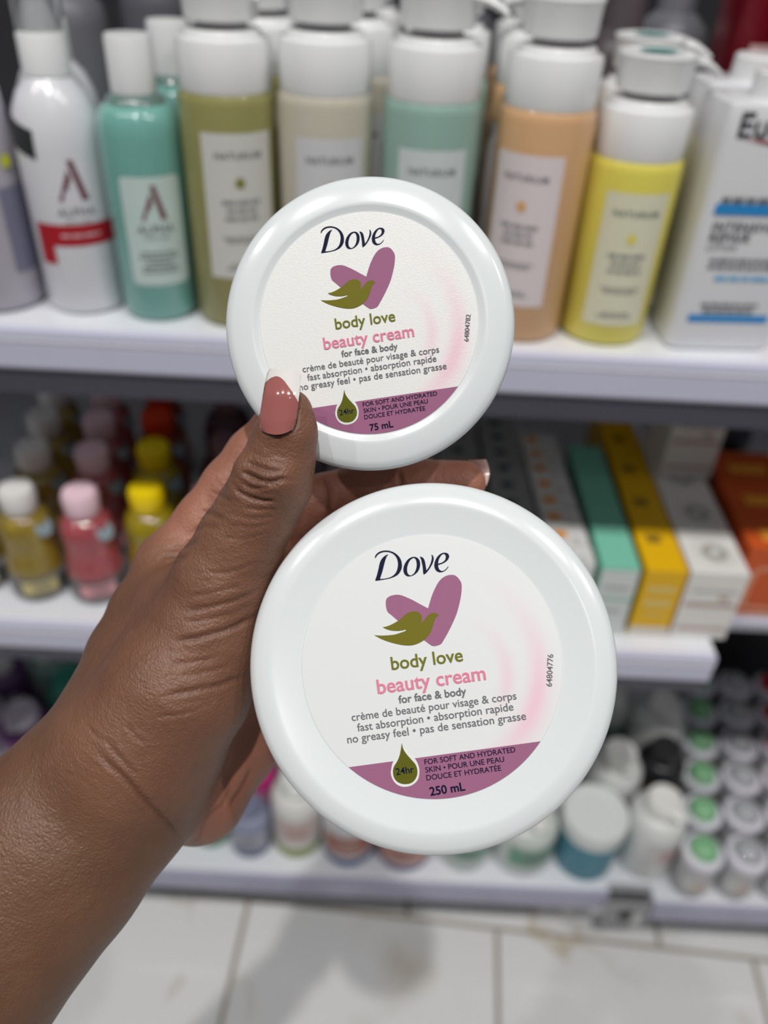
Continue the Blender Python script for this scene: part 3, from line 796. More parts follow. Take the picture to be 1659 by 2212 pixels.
def wash_bottle(key, rgb, hb, dot_rgb, lab_rgb, lab_half, z0, z1, seed, spout=None):
    """tall cylinder with a white collar and a disc-shaped pump head; hb = height of the coloured body"""
    e = empty('pump_bottle')
    r = .0325
    mb = mat('bottle_' + key, rgb, .3, .5, .03, coat=.2)
    lobj('body', [(0, 0), (.026, 0), (.0305, .002), (r, .006), (r, hb - .006), (r - .0008, hb - .002), (.0305, hb), (.028, hb + .0005), (0, hb + .0005)], mb, e, 56, 40)
    hc = hb + .031
    lobj('collar', [(0, hb + .0004), (.0298, hb + .0004), (.0304, hb + .002), (.0304, hc - .002), (.0296, hc - .0004), (.0258, hc), (.0252, hc + .003), (.0240, hc + .0042), (.018, hc + .0044), (0, hc + .0044)], m_white, e, 56, 35)
    lobj('stem', [(0, hc + .0043), (.0165, hc + .0043), (.0165, hc + .0092), (0, hc + .0092)], mat('stem_grey', (170, 166, 166), .4), e, 32, 35)
    hd = hc + .009
    head = lobj('pump_head', [(0, hd), (.0222, hd), (.0236, hd + .0012), (.0248, hd + .018), (.0258, hd + .0206), (.0254, hd + .0218), (.023, hd + .0222), (.021, hd + .0212), (0, hd + .0212)], m_white, e, 48, 35)
    if spout is not None:
        a = math.radians(spout)
        c, s_ = math.cos(a), math.sin(a)
        pts = [(c * q, s_ * q, hd + z) for q, z in ((.015, .0182), (.024, .0178), (.032, .0162), (.039, .0132), (.044, .0100))]
        v, f = tube(pts, [.011, .0095, .0072, .0052, .0040], 14, .45); fixn(obj('spout', v, f, m_white, head, 50))
    ml = mat('paper_' + key, lab_rgb, .5, .3, .02)
    h = math.radians(lab_half)
    v, f = patch(r + EPS, -h, h, z0, z1, 18); lab = obj('label', v, f, ml, e, 'all')
    q = r + 2 * EPS; H = z1 - z0
    on_cyl('lettering', centred(text2d('NATURIUM', .014, 2, 1.15), width=.032), q, z1 - H * .14, m_ink, lab)
    on_cyl('colour_dot', (np.array([(.0034 * math.cos(k * math.pi / 10), .0034 * math.sin(k * math.pi / 10)) for k in range(20)]), [tuple(range(20))]), q, z1 - H * .32, mat('dot_' + key, dot_rgb, .5), lab)
    on_cyl('small_print', wordbars([.8, .62, .7], .0026, .0054, .034, seed), q, z1 - H * .45, m_soft, lab)
    on_cyl('small_print', wordbars([.85, .7], .0013, .0026, .034, seed + 1), q, z1 - H * .70, m_soft, lab)
    on_cyl('small_print', wordbars([.6, .8], .0012, .0026, .034, seed + 2), q, z1 - H * .90, m_soft, lab)
    return e
def put(e, x, y, z, rz, label, cat, group=None):
    e.location = (x, y, z); e.rotation_euler = (0, 0, rz); tag(e, label, cat, group); return e

GW = 'pump bottles in a row on the upper shelf'
specs = [
  ('olive', (150, 146, 92), .158, (128, 128, 62), (206, 206, 200), 44, .040, .137, -.1195, .597, 9, 100, 'olive green pump bottle with white label, left of the small jar'),
  ('beige', (196, 190, 174), .160, (196, 180, 150), (206, 206, 208), 42, .040, .137, -.0530, .597, 5, 196, 'beige cream pump bottle with spout to the left, behind the small jar'),
  ('seafoam', (146, 178, 168), .160, (92, 140, 120), (206, 214, 214), 42, .040, .134, .0185, .592, 5, -18, 'pale sea green pump bottle with spout to the right, above the small jar'),
  ('peach', (216, 172, 128), .158, (222, 168, 104), (226, 214, 216), 44, .030, .133, .0960, .596, -15, 150, 'peach orange pump bottle with white label, right of the small jar'),
  ('lemon', (226, 214, 96), .130, (228, 214, 92), (222, 220, 194), 40, .018, .112, .1615, .598, 15, 8, 'short bright yellow pump bottle beside the white lotion carton'),
]
proto = {}
for i, (k, rgb, hb, dot, lab, half, z0, z1, x, y, phi, sp, label) in enumerate(specs):
    e = wash_bottle(k, rgb, hb, dot, lab, half, z0, z1, 11 * i, sp); proto[k] = e
    rz = facing_angle(x, y, phi)
    for c in e.children:
        for g in c.children:
            if g.name.startswith('spout'): g.rotation_euler = (0, 0, -rz)
    put(e, x, y, Z1, rz, label, 'bottle', GW)
ve = lobj('top_badge', [(0, .1928), (.0125, .1928), (.0125, .1932), (0, .1932)], mat('teal_badge', (70, 150, 142), .5), proto['lemon'], 30, 35)
ve.scale = (1, .55, 1)
rows = [('olive', -.108, .672, 15, 'olive pump bottle standing directly behind the front olive one'), ('beige', -.040, .672, 8, 'beige pump bottle standing directly behind the front beige one'),
        ('peach', .0965, .674, -20, 'peach pump bottle standing directly behind the front peach one'), ('lemon', .176, .680, 0, 'yellow pump bottle mostly hidden behind the front yellow one'),
        ('seafoam', .0285, .672, 0, 'sea green pump bottle mostly hidden behind the front sea green one'),
        ('peach', .100, .748, -10, 'peach pump bottle, third from the front in its column'), ('beige', -.036, .748, 0, 'beige pump bottle, third from the front in its column')]
for k, x, y, phi, label in rows:
    c = copy_tree(proto[k]); put(c, x, y, Z1, facing_angle(x, y, phi), label, 'bottle', GW)

# ---- two-tone skin care bottles with an A emblem
m_amar = mat('maroon_ink', (112, 62, 74), .4); m_red = mat('red_band_ink', (172, 28, 40), .4, .4)
def a_emblem(h):
    w = h * .78
    lp = [[(-.06 * w, h / 2), (.14 * w, h / 2), (.5 * w, -h / 2), (.26 * w, -h / 2)], [(-.08 * w, h * .30), (0, h * .05), (-.16 * w, -.18 * h), (-.10 * w, -.22 * h), (-.26 * w, -.22 * h), (-.36 * w, -h / 2), (-.5 * w, -h / 2)]]
    return merge2d([(np.array(l), [tuple(range(len(l)))]) for l in lp])
def emblem_set(parent, r, zc, h):
    on_cyl('emblem', a_emblem(h), r, zc, m_amar, parent)
    on_cyl('lettering', centred(text2d('ALPHA', .01, 2, 1.1), width=.026), r, zc - h * .78, m_ink, parent)
    on_cyl('lettering', centred(text2d('SKIN CARE', .0, 2, 1.2), width=.018), r, zc - h * 1.04, m_ink, parent)

def alpha_lotion():
    e = empty('lotion_bottle'); r = .0305
    mw = mat('lotion_white', (222, 222, 228), .22, .5, .02, coat=.3)
    lobj('body', [(0, 0), (.024, 0), (.0285, .002), (r, .007), (r, .118), (.0300, .128), (.0275, .140), (.0225, .151), (.0165, .158), (.0150, .160), (.0140, .163), (0, .163)], mw, e, 56, 50)
    lobj('collar', [(0, .1605), (.0158, .1605), (.0155, .184), (.0143, .186), (0, .186)], m_white, e, 36, 35)
    lobj('stem', [(0, .1858), (.0085, .1858), (.0078, .194), (.0060, .203), (.0060, .209), (0, .209)], m_white, e, 24, 35)
    hd = lobj('pump_head', [(0, .2088), (.0105, .2088), (.0125, .212), (.0120, .2165), (0, .217)], m_white, e, 28, 35)
    v, f = tube([(0, 0, .2135), (-.014, -.003, .2145), (-.026, -.005, .2125), (-.031, -.006, .209)], [.006, .0052, .0042, .0036], 12, .8); fixn(obj('spout', v, f, m_white, hd, 50))
    lobj('clear_overcap', [(.0148, .1862), (.0148, .222), (.013, .226), (0, .227)], mat('clear_cap', (235, 238, 240), .08, .5, .01, trans=.95), e, 36, 35)
    q = r + EPS
    emblem_set(e, q, .099, .027)
    b = math.radians(62)
    v, f = patch(q, -b, b * 1.1, .0540, .0690, 20); rb = obj('red_band', v, f, m_red, e, 'all')
    v, f = patch(q, -b, -b * .62, .0400, .0541, 6); obj('red_band', v, f, m_red, e, 'all')
    on_cyl('lettering', wordbars([1.0], .0022, .003, .028, 5), q + EPS, .0615, mat('pale_print', (216, 170, 176), .5), rb)
    zs, rs = (.10, .118, .128, .140, .151), (.0305, .0305, .0300, .0275, .0225)
    vs, n_, m_ = [], 8, 6
    for i in range(n_ + 1):
        a = math.radians(-82 + 44 * i / n_)
        for k in range(m_ + 1):
            z = .1185 + .018 * k / m_ - .006 * (i / n_)
            rr = float(np.interp(z, zs, rs)) + .0006; vs.append((rr * math.sin(a), -rr * math.cos(a), z))
    w = m_ + 1
    obj('sticker', vs, [(i * w + k, (i + 1) * w + k, (i + 1) * w + k + 1, i * w + k + 1) for i in range(n_) for k in range(m_)], mat('black_sticker', (44, 48, 48), .5), e, 'all')
    return e
e = alpha_lotion(); put(e, -.2405, .604, Z1, facing_angle(-.2405, .604, 4), 'white lotion pump bottle with a red band and black sticker', 'bottle', 'skin care bottles at the left of the upper shelf')
for c in e.children:
    if c.name.startswith('clear_overcap'): c.location.z = 0
c = copy_tree(e); put(c, -.262, .668, Z1, facing_angle(-.262, .668, 0), 'white lotion bottle behind the red banded one', 'bottle', 'skin care bottles at the left of the upper shelf')

def alpha_wash():
    e = empty('wash_bottle'); r = .0283
    mt = mat('teal_liquid', (134, 198, 188), .12, .5, .04, trans=.25, coat=.4)
    lobj('body', [(0, 0), (.021, 0), (.0255, .002), (r, .008), (r, .128), (.0278, .136), (.0255, .143), (.0205, .1475), (0, .1478)], mt, e, 56, 50)
    lobj('neck', [(0, .1476), (.020, .1476), (.0185, .151), (.0150, .1535), (0, .1535)], mat('clear_teal', (170, 200, 194), .08, .5, .02, trans=.7), e, 40, 50)
    lobj('flip_cap', [(0, .1532), (.0147, .1532), (.0150, .155), (.0150, .185), (.0142, .1872), (0, .1878)], m_white, e, 40, 35)
    h = math.radians(44); q = r + EPS
    v, f = patch(q, -h, h, .030, .106, 18, .003); lab = obj('label', v, f, mat('mint_label', (196, 214, 210), .45), e, 'all')
    emblem_set(lab, q + EPS, .089, .023)
    on_cyl('small_print', wordbars([.8, .9, .6, .8, .8], .0013, .0034, .032, 31), q + EPS, .054, m_ink, lab)
    return e
e = alpha_wash(); put(e, -.1810, .596, Z1, facing_angle(-.181, .596, 5), 'teal wash bottle with a white flip cap and pale label', 'bottle', 'skin care bottles at the left of the upper shelf')
c = copy_tree(e); put(c, -.174, .672, Z1, facing_angle(-.174, .672, 18), 'teal wash bottle half hidden behind the front teal one', 'bottle', 'skin care bottles at the left of the upper shelf')
c = copy_tree(e); put(c, -.160, .745, Z1, facing_angle(-.160, .745, 10), 'teal wash bottle, third from the front in its column', 'bottle', 'skin care bottles at the left of the upper shelf')

# far left bottle, cut by the frame
e = empty('lotion_bottle'); mg = mat('silvery_white', (176, 172, 182), .25, .5, .05, coat=.3)
lobj('body', [(0, 0), (.026, 0), (.031, .003), (.033, .010), (.0335, .05), (.032, .11), (.029, .150), (.022, .168), (.012, .174), (0, .174)], mg, e, 48, 50)
lobj('cap', [(0, .1735), (.0125, .1735), (.0122, .200), (0, .201)], mat('plum_cap', (70, 54, 82), .35), e, 32, 35)
v, f = patch(.0336, .62, .86, .103, .111, 6); obj('yellow_mark', v, f, mat('lime_mark', (206, 210, 50), .5), e, 'all')
v, f = patch(.0336, .4, 1.1, .030, .090, 8); obj('label', v, f, mat('slate_label', (120, 120, 142), .5), e, 'all')
put(e, -.3065, .600, Z1, facing_angle(-.302, .6, 0), 'silvery white bottle cut by the left edge of the upper shelf', 'bottle')

# grey bottles in the unlit third row
def tall_grey(key, rgb, h, r):
    e = empty('grey_bottle'); m = mat('grey_' + key, rgb, .4, .4, .08)
    lobj('body', [(0, 0), (r * .86, 0), (r, .004), (r, h * .72), (r * .92, h * .78), (r * .5, h * .83), (0, h * .83)], m, e, 36, 45)
    lobj('cap', [(0, h * .829), (r * .52, h * .829), (r * .5, h), (r * .44, h * 1.01), (0, h * 1.01)], mat('greycap_' + key, tuple(int(x * 1.15) for x in rgb), .4), e, 28, 35)
    return e
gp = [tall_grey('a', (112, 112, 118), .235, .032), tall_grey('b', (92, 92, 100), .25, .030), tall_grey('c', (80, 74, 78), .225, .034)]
used = [False] * 3
for i, (x, y, lab) in enumerate([(-.285, .78, 'tall grey bottle in the back row near the left edge'), (-.215, .80, 'tall slate bottle in the back row behind the teal bottles'), (-.105, .80, 'dusky grey bottle in the back row behind the olive bottles'),
                               (-.035, .835, 'tall grey bottle deep in the back row behind the beige bottles'), (.06, .80, 'tall slate bottle in the back row behind the sea green bottles'), (.175, .78, 'dusky grey bottle in the back row behind the yellow bottle'), (.232, .835, 'tall grey bottle in the back row behind the lotion cartons')]):
    k = i % 3
    o = gp[k] if not used[k] else copy_tree(gp[k]); used[k] = True
    put(o, x, y, Z1, .3 * i, lab, 'bottle', 'grey bottles in the back row of the upper shelf')

# white lotion with blue stripes
def lotion_carton():
    e = empty('lotion_bottle')
    mw = mat('lotion_carton_white', (226, 227, 231), .3, .5, .02)
    v, f = rbox_loft([(0, .036, .021, .006, 0), (.002, .0385, .0235, .008, 0), (.01, .0395, .0245, .008, 0), (.150, .0405, .0255, .006, 0), (.163, .0405, .0250, .005, 0), (.1685, .0395, .0235, .004, 0), (.170, .037, .021, .004, 0)])
    fixn(obj('body', v, f, mw, e, 40))
    lobj('cap', [(0, .1698), (.0185, .1698), (.0180, .184), (.0165, .1855), (0, .186)], m_white, e, 36, 35)
    y = -.0262
    on_flat('lettering', centred(text2d('Eucerin', .012, 2), width=.062), y, .1575, m_dark, e, -.001)
    on_flat('red_swoosh', (np.array([(-.028, .004), (.03, .0005), (.03, -.0045), (-.006, .0005)]), [(0, 1, 2, 3)]), y, .1455, m_red, e)
    mb = mat('sky_blue_ink', (40, 140, 210), .4)
    on_flat('blue_stripe', (np.array([(-.033, -.0035), (.033, -.0035), (.033, .0035), (-.033, .0035)]), [(0, 1, 2, 3)]), y + .0002, .1050, mb, e)
    on_flat('blue_stripe', (np.array([(-.030, -.0028), (.030, -.0028), (.030, .0028), (-.030, .0028)]), [(0, 1, 2, 3)]), y + .001, .0265, mb, e)
    on_flat('lettering', centred(wordbars([1], .0028, .003, .06, 3), width=.060), y, .1115, m_ink, e)
    on_flat('lettering', centred(text2d('INTENSIVE', .012, 2, 1.1), width=.044), y + .0002, .0935, m_dark, e, -.009)
    on_flat('lettering', centred(text2d('REPAIR', .012, 2, 1.1), width=.029), y + .0003, .0860, m_dark, e, -.0165)
    on_flat('lettering', centred(text2d('LOTION', .0, 2, 1.1), width=.021), y + .0004, .0790, m_dark, e, -.0205)
    on_flat('small_print', wordbars([.9, .9], .0022, .0048, .054, 8), y + .0005, .0700, m_ink, e, -.002)
    on_flat('blue_print', wordbars([1], .0032, .004, .044, 9), y + .0007, .0570, mat('pale_blue_ink', (110, 180, 222), .4), e, .003)
    on_flat('small_print', wordbars([.85, .75], .0022, .0045, .050, 12), y + .0008, .0370, m_ink, e, -.002)
    return e
e = lotion_carton(); put(e, .2440, .594, Z1, math.radians(4), 'white lotion bottle with blue stripes and dark lettering at right edge', 'bottle', 'blue striped lotion bottles')
c = copy_tree(e); put(c, .2520, .662, Z1, math.radians(2), 'white lotion bottle standing behind the blue striped one', 'bottle', 'blue striped lotion bottles')

# red pump bottle top right
def red_bottle(shade):
    e = empty('red_bottle'); m = mat('red_plastic_' + shade, (176, 10, 26) if shade == 'bright' else (112, 8, 26), .25, .5, .06, coat=.3)
    v, f = rbox_loft([(0, .034, .024, .01, 0), (.004, .038, .028, .012, 0), (.15, .040, .029, .014, 0), (.185, .037, .027, .014, 0), (.200, .028, .022, .014, 0), (.204, .02, .018, .012, 0)])
    fixn(obj('body', v, f, m, e, 45))
    lobj('cap', [(0, .2035), (.0195, .2035), (.019, .235), (.017, .237), (0, .238)], m, e, 32, 35)
    v, f = rbox_loft([(.05, .030, .0010, .0008, -.0285), (.13, .030, .0010, .0008, -.0295)]); fixn(obj('label', v, f, mat('blush_label', (226, 196, 196), .5), e))
    return e
e = red_bottle('bright'); e.scale = (1, 1, 1.4); put(e, .338, .712, Z1, .1, 'bright red bottle in the upper right corner behind the lotion', 'bottle')
e = red_bottle('deep'); e.scale = (1, 1, 1.4); put(e, .296, .775, Z1, .15, 'deep crimson bottle farther back in the upper right corner', 'bottle')

# ================================================================== middle shelf, left: small oil bottles
def oil_bottle(key, liquid, capc, big=1.0):
    e = empty('oil_bottle')
    ml = mat('oil_' + key, liquid, .08, .5, .04, trans=.55, coat=.5)
    lobj('body', [(0, .0312), (.0272, .0312), (.0270, .036), (.0262, .044), (.0245, .054), (.0240, .064), (.0250, .074), (.0250, .082), (.0215, .092), (.0130, .0965), (.0105, .098), (.0105, .101), (0, .101)], ml, e, 40, 60)
    lobj('glass_base', [(0, 0), (.0225, 0), (.0275, .0024), (.0290, .008), (.0283, .022), (.0274, .031), (0, .0311)], mat('clear_glass_base', (214, 214, 216), .06, .5, .02, trans=.85), e, 40, 60)
    lobj('cap', [(0, .0975), (.0150, .0975), (.0162, .100), (.0172, .117), (.0150, .122), (0, .1235)], mat('cap_' + key, capc, .32, .5, .04), e, 32, 40)
    v, f = patch(.0295, -.7, .5, .012, .028, 10); on = obj('label', v, f, mat('sheer_label_' + key, tuple(min(255, int(x * .6 + 95)) for x in liquid), .35), e, 'all')
    on_cyl('small_print', wordbars([.8, .6, .7], .0018, .0042, .026, 4), .0299, .024, m_ink, on)
    lobj('round_sticker', [(0, 0), (.0095, 0), (.0090, .0008), (0, .001)], mat('silver_sticker', (150, 172, 182), .3), e, 24, 35)
    st = [c for c in e.children if c.name.startswith('round_sticker')][0]
    st.rotation_euler = (math.radians(62), 0, math.radians(38)); st.location = (.0146, -.0187, .0835)
    return e
ob = {k: oil_bottle(k, l, c) for k, l, c in (('amber', (196, 170, 70), (232, 230, 228)), ('rose', (222, 112, 122), (242, 208, 220)), ('lemon', (206, 184, 30), (250, 216, 10)), ('orange', (190, 70, 20), (226, 62, 16)))}
cols = [('amber', -.345, 0), ('rose', -.2855, 0), ('lemon', -.2265, 1)]
nm = {'amber': 'amber oil bottle with white cap', 'rose': 'rose pink oil bottle with pink cap', 'lemon': 'yellow oil bottle with yellow cap', 'orange': 'dark orange oil bottle with orange cap'}
ordn = ['front of its column on the middle shelf', 'second from the front of its column', 'third from the front of its column', 'fourth from the front, deep in shade']
seen = set()
for k, x0, s in cols:
    for j in range(4):
        kk = 'orange' if (k == 'lemon' and j >= 2) else k
        y = (.604, .676, .738, .800)[j] + (.012 if s else 0)
        x = x0 - (.012 * j)
        o = ob[kk] if kk not in seen else copy_tree(ob[kk]); seen.add(kk)
        put(o, x, y, Z2, facing_angle(x, y, 0) + .1 * j, nm[kk] + ', ' + ordn[j], 'bottle', 'oil bottles on the middle shelf')
for j, x in enumerate((-.408,)):
    o = copy_tree(ob['amber']); put(o, x, .61, Z2, .5, 'amber oil bottle at the far left edge of the middle shelf', 'bottle', 'oil bottles on the middle shelf')
# dark bottles in the shade further right (behind the hand and jars)
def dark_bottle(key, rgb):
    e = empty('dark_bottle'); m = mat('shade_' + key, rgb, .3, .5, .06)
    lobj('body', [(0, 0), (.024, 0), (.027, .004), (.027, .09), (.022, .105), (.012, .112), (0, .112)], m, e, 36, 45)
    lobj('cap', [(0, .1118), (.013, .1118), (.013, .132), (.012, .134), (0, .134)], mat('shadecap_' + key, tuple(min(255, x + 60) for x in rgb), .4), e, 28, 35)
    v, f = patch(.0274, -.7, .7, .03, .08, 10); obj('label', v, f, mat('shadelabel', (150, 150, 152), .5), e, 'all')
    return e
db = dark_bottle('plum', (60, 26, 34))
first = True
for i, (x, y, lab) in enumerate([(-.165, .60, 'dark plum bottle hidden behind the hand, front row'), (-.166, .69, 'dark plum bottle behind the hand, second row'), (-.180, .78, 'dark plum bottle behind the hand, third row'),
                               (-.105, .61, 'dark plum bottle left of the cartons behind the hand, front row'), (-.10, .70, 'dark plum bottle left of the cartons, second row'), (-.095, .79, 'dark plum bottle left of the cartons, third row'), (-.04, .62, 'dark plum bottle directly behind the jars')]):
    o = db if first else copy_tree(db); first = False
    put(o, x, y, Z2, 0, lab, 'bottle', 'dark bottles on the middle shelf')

# ================================================================== middle shelf, right: cartons
def carton(key, w, d, h, rgb, front=None):
    e = empty('carton'); m = mat('card_' + key, rgb, .38, .4, .02)
    box('body', -w / 2, w / 2, 0, d, 0, h, m, e, .0008)
    return e
Y0 = .574
def bars_top(parent, w, d, z, m, seed, n=2):
    v, f = wordbars([.7] * n, .003, .007, w * .8, seed); v = np.asarray(v)
    return obj('print', np.stack([v[:, 0], v[:, 1] + d * .62, np.full(len(v), z)], 1), faceup(v, f), m, parent)
def quad_front(nm_, parent, x0, x1, z0, z1, m, y=-.0004): return obj(nm_, [(x0, y, z0), (x1, y, z0), (x1, y, z1), (x0, y, z1)], [(0, 1, 2, 3)], m, parent)
def quad_top(nm_, parent, x0, x1, y0, y1, z, m): return obj(nm_, [(x0, y0, z), (x1, y0, z), (x1, y1, z), (x0, y1, z)], [(0, 1, 2, 3)], m, parent)
m_orange_i = mat('orange_logo', (224, 150, 60), .5); m_cgrey = mat('card_grey_ink', (170, 172, 172), .5)

# white cartons with orange logo: thin boxes standing one behind another
def white_slim():
    e = carton('white', .040, .0275, .086, (222, 222, 220))
    quad_top('orange_logo', e, -.014, 0, .008, .0205, .0863, m_orange_i)
    bars_top(e, .016, .015, .0864, m_cgrey, 3).location = (.009, 0, 0)
    quad_front('print', e, -.015, .015, .05, .053, m_cgrey); quad_front('print', e, -.015, .010, .042, .0445, m_cgrey)
    return e
ws = white_slim(); first = True
ordw = ['front', 'second', 'third', 'fourth', 'fifth', 'sixth', 'seventh', 'eighth', 'ninth', 'tenth']
for j in range(8):
    o = ws if first else copy_tree(ws); first = False
    put(o, .180 - .0012 * j, Y0 + .003 + j * .0286, Z2, 0, 'slim white carton with orange logo, %s in its row' % ordw[j], 'carton', 'slim white cartons in a row')
# mint cartons
def mint_c():
    e = carton('mint', .036, .052, .086, (128, 202, 178))
    quad_front('white_panel', e, -.0178, .0178, .001, .084, mat('mint_white_panel', (214, 220, 218), .4))
    quad_front('print', e, -.012, .012, .060, .063, m_cgrey, -.0008); quad_front('mint_stripe', e, -.0178, .0178, .046, .049, mat('mint_ink', (150, 200, 186), .4), -.0008); quad_front('print', e, -.012, .010, .03, .033, m_cgrey, -.0008)
    return e
mc = mint_c(); first = True
for j in range(4):
    o = mc if first else copy_tree(mc); first = False
    put(o, .2235, Y0 + j * .053, Z2, 0, 'mint green carton, %s in its row on the middle shelf' % ordw[j], 'carton', 'mint cartons in a row')
# yellow cartons
def yellow_c():
    e = carton('yellow', .039, .060, .086, (236, 184, 14))
    mp = mat('pale_gold_print', (228, 202, 120), .5)
    for z0, z1, w in ((.058, .066, .013), (.040, .049, .013), (.028, .031, .009)): quad_front('print', e, -w, w, z0, z1, mp)
    quad_front('white_foot', e, -.0194, .0194, .0008, .013, mat('card_foot', (222, 216, 206), .5))
    quad_top('print', e, -.010, .004, .040, .052, .0863, mat('brown_print', (140, 110, 30), .5))
    return e
yc = yellow_c(); first = True
for j in range(5):
    o = yc if first else copy_tree(yc); first = False
    put(o, .2665 + .0008 * j, Y0 + j * .061, Z2, 0, 'bright yellow carton, %s in its row on the middle shelf' % ordw[j], 'carton', 'yellow cartons in a row')
# white cartons with a star in a sunburst
def star_c():
    e = carton('star', .055, .062, .086, (232, 230, 226))
    ms = mat('star_grey', (168, 168, 160), .5)
    z = .0863; cx, cy = .002, .030
    ring = merge2d([(np.array([(cx + q * math.cos(a), cy + q * math.sin(a)) for q, a in ((.0075, k * .5236), (.013, k * .5236), (.013, (k + 1) * .5236), (.0075, (k + 1) * .5236))]), [(0, 1, 2, 3)]) for k in range(12)])
    rays = merge2d([(np.array([(cx + q * math.cos(a + s), cy + q * math.sin(a + s)) for q, s in ((.0135, -.02), (.024, -.008), (.024, .008), (.0135, .02))]), [(0, 1, 2, 3)]) for a in [k * math.pi / 18 for k in range(36)]])
    for nm_, (v, f), mm_ in (('emblem', ring, ms), ('emblem', rays, mat('ray_grey', (196, 196, 190), .5))):
        obj(nm_, np.stack([v[:, 0], v[:, 1], np.full(len(v), z)], 1), faceup(v, f), mm_, e)
    st = np.array([(cx + (.0068 if k % 2 == 0 else .003) * math.sin(k * math.pi / 5), cy + (.0068 if k % 2 == 0 else .003) * math.cos(k * math.pi / 5)) for k in range(10)])
    dk = np.array([(cx + .0075 * math.cos(k * math.pi / 10), cy + .0075 * math.sin(k * math.pi / 10)) for k in range(20)])
    obj('emblem', np.stack([dk[:, 0], dk[:, 1], np.full(20, z)], 1), [tuple(range(20))], ms, e)
    obj('emblem', np.stack([st[:, 0], st[:, 1], np.full(10, z + .0003)], 1), faceup(st, [tuple(range(10))]), m_white, e)
    mr = mat('rose_taupe_ink', (190, 160, 150), .5)
    quad_front('print', e, -.024, .024, .043, .048, mr); quad_front('print', e, -.022, .022, .062, .064, m_cgrey); quad_front('print', e, .006, .016, .052, .057, mr); quad_front('print', e, -.024, .024, .012, .016, mr)
    return e
sc_ = star_c(); first = True
for j in range(4):
    o = sc_ if first else copy_tree(sc_); first = False
    put(o, .3165 + .0005 * j, Y0 + j * .063, Z2, 0, 'white carton with a grey star emblem, %s in its row' % ordw[j], 'carton', 'star cartons in a row')
o = copy_tree(sc_); put(o, .322, Y0 + .155, Z2 + .0868, 0, 'white star carton lying on top of the row behind', 'carton', 'star cartons in a row')
# grey cartons in shade to the left
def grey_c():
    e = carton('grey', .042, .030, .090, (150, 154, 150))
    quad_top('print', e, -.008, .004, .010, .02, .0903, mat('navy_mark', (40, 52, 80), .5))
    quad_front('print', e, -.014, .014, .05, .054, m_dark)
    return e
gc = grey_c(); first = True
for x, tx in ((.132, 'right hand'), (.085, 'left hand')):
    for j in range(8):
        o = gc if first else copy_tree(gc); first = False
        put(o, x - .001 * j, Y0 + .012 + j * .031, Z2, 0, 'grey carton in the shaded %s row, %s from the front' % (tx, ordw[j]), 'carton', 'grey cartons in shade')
# orange cartons in the next bay
def orange_c():
    e = carton('orange', .072, .056, .090, (206, 88, 34))
    mo = mat('salmon_print', (222, 150, 116), .5)
    fr = [[(-.026, .018), (-.020, .012), (.026, .012), (.030, .018), (.030, .062), (.024, .068), (-.018, .068), (-.026, .06)], [(-.021, .02), (-.018, .017), (.023, .017), (.025, .02), (.025, .06), (.022, .063), (-.016, .063), (-.021, .058)]]
    v, f = outline2d(fr, 60, 2); obj('print', np.stack([v[:, 0], np.full(len(v), -.0005), v[:, 1]], 1), faceup(v, f), mo, e)
    quad_front('pale_foot', e, -.0355, .0355, .0008, .006, mat('blush_foot', (232, 196, 186), .5))
    quad_top('print', e, -.02, .02, .012, .03, .0903, mat('amber_print', (240, 160, 50), .5))
    return e
oc = orange_c(); first = True
for j in range(3):
    o = oc if first else copy_tree(oc); first = False
    put(o, .388 + .002 * j, Y0 + .030 + j * .058, Z2 + .004, 0, 'orange carton, %s in its row in the right bay' % ordw[j], 'carton', 'orange cartons in the right bay')
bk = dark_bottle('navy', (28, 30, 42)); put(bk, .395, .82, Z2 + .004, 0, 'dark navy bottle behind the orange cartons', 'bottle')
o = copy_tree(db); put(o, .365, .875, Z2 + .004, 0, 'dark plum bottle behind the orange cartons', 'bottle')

# ================================================================== bottom shelf
def squat(key, body, lidc, r, h, stripe=None, foot=None, lidh=.018):
    """wide jar or tub with a lid, a label band and a coloured foot"""
    e = empty('tub'); m = mat('tub_' + key, body, .32, .5, .04)
    lobj('body', [(0, 0), (r * .86, 0), (r * .93, .003), (r * .95, h * .9), (r * .90, h), (0, h)], m, e, 44, 40)
    l = lobj('lid', [(0, h - .0005), (r * .99, h - .0005), (r, h + .002), (r * .985, h + lidh - .002), (r * .95, h + lidh), (r * .80, h + lidh + .0008), (r * .76, h + lidh - .0012), (0, h + lidh - .0012)], mat('lid_' + key, lidc, .3, .5, .03), e, 44, 35)
    if stripe:
        v, f = patch(r * .957, -1.1, 1.1, h * .45, h * .8, 14); lb = obj('label', v, f, mat('stripe_' + key, stripe, .45), e, 'all')
        on_cyl('small_print', wordbars([.8, .5], .004, .008, r * 1.2, 2), r * .966, h * .66, m_ink, lb)
    if foot:
        v, f = patch(r * .957, -1.5, 1.5, .004, h * .22, 16); obj('foot_band', v, f, mat('foot_' + key, foot, .45), e, 'all')
    return e
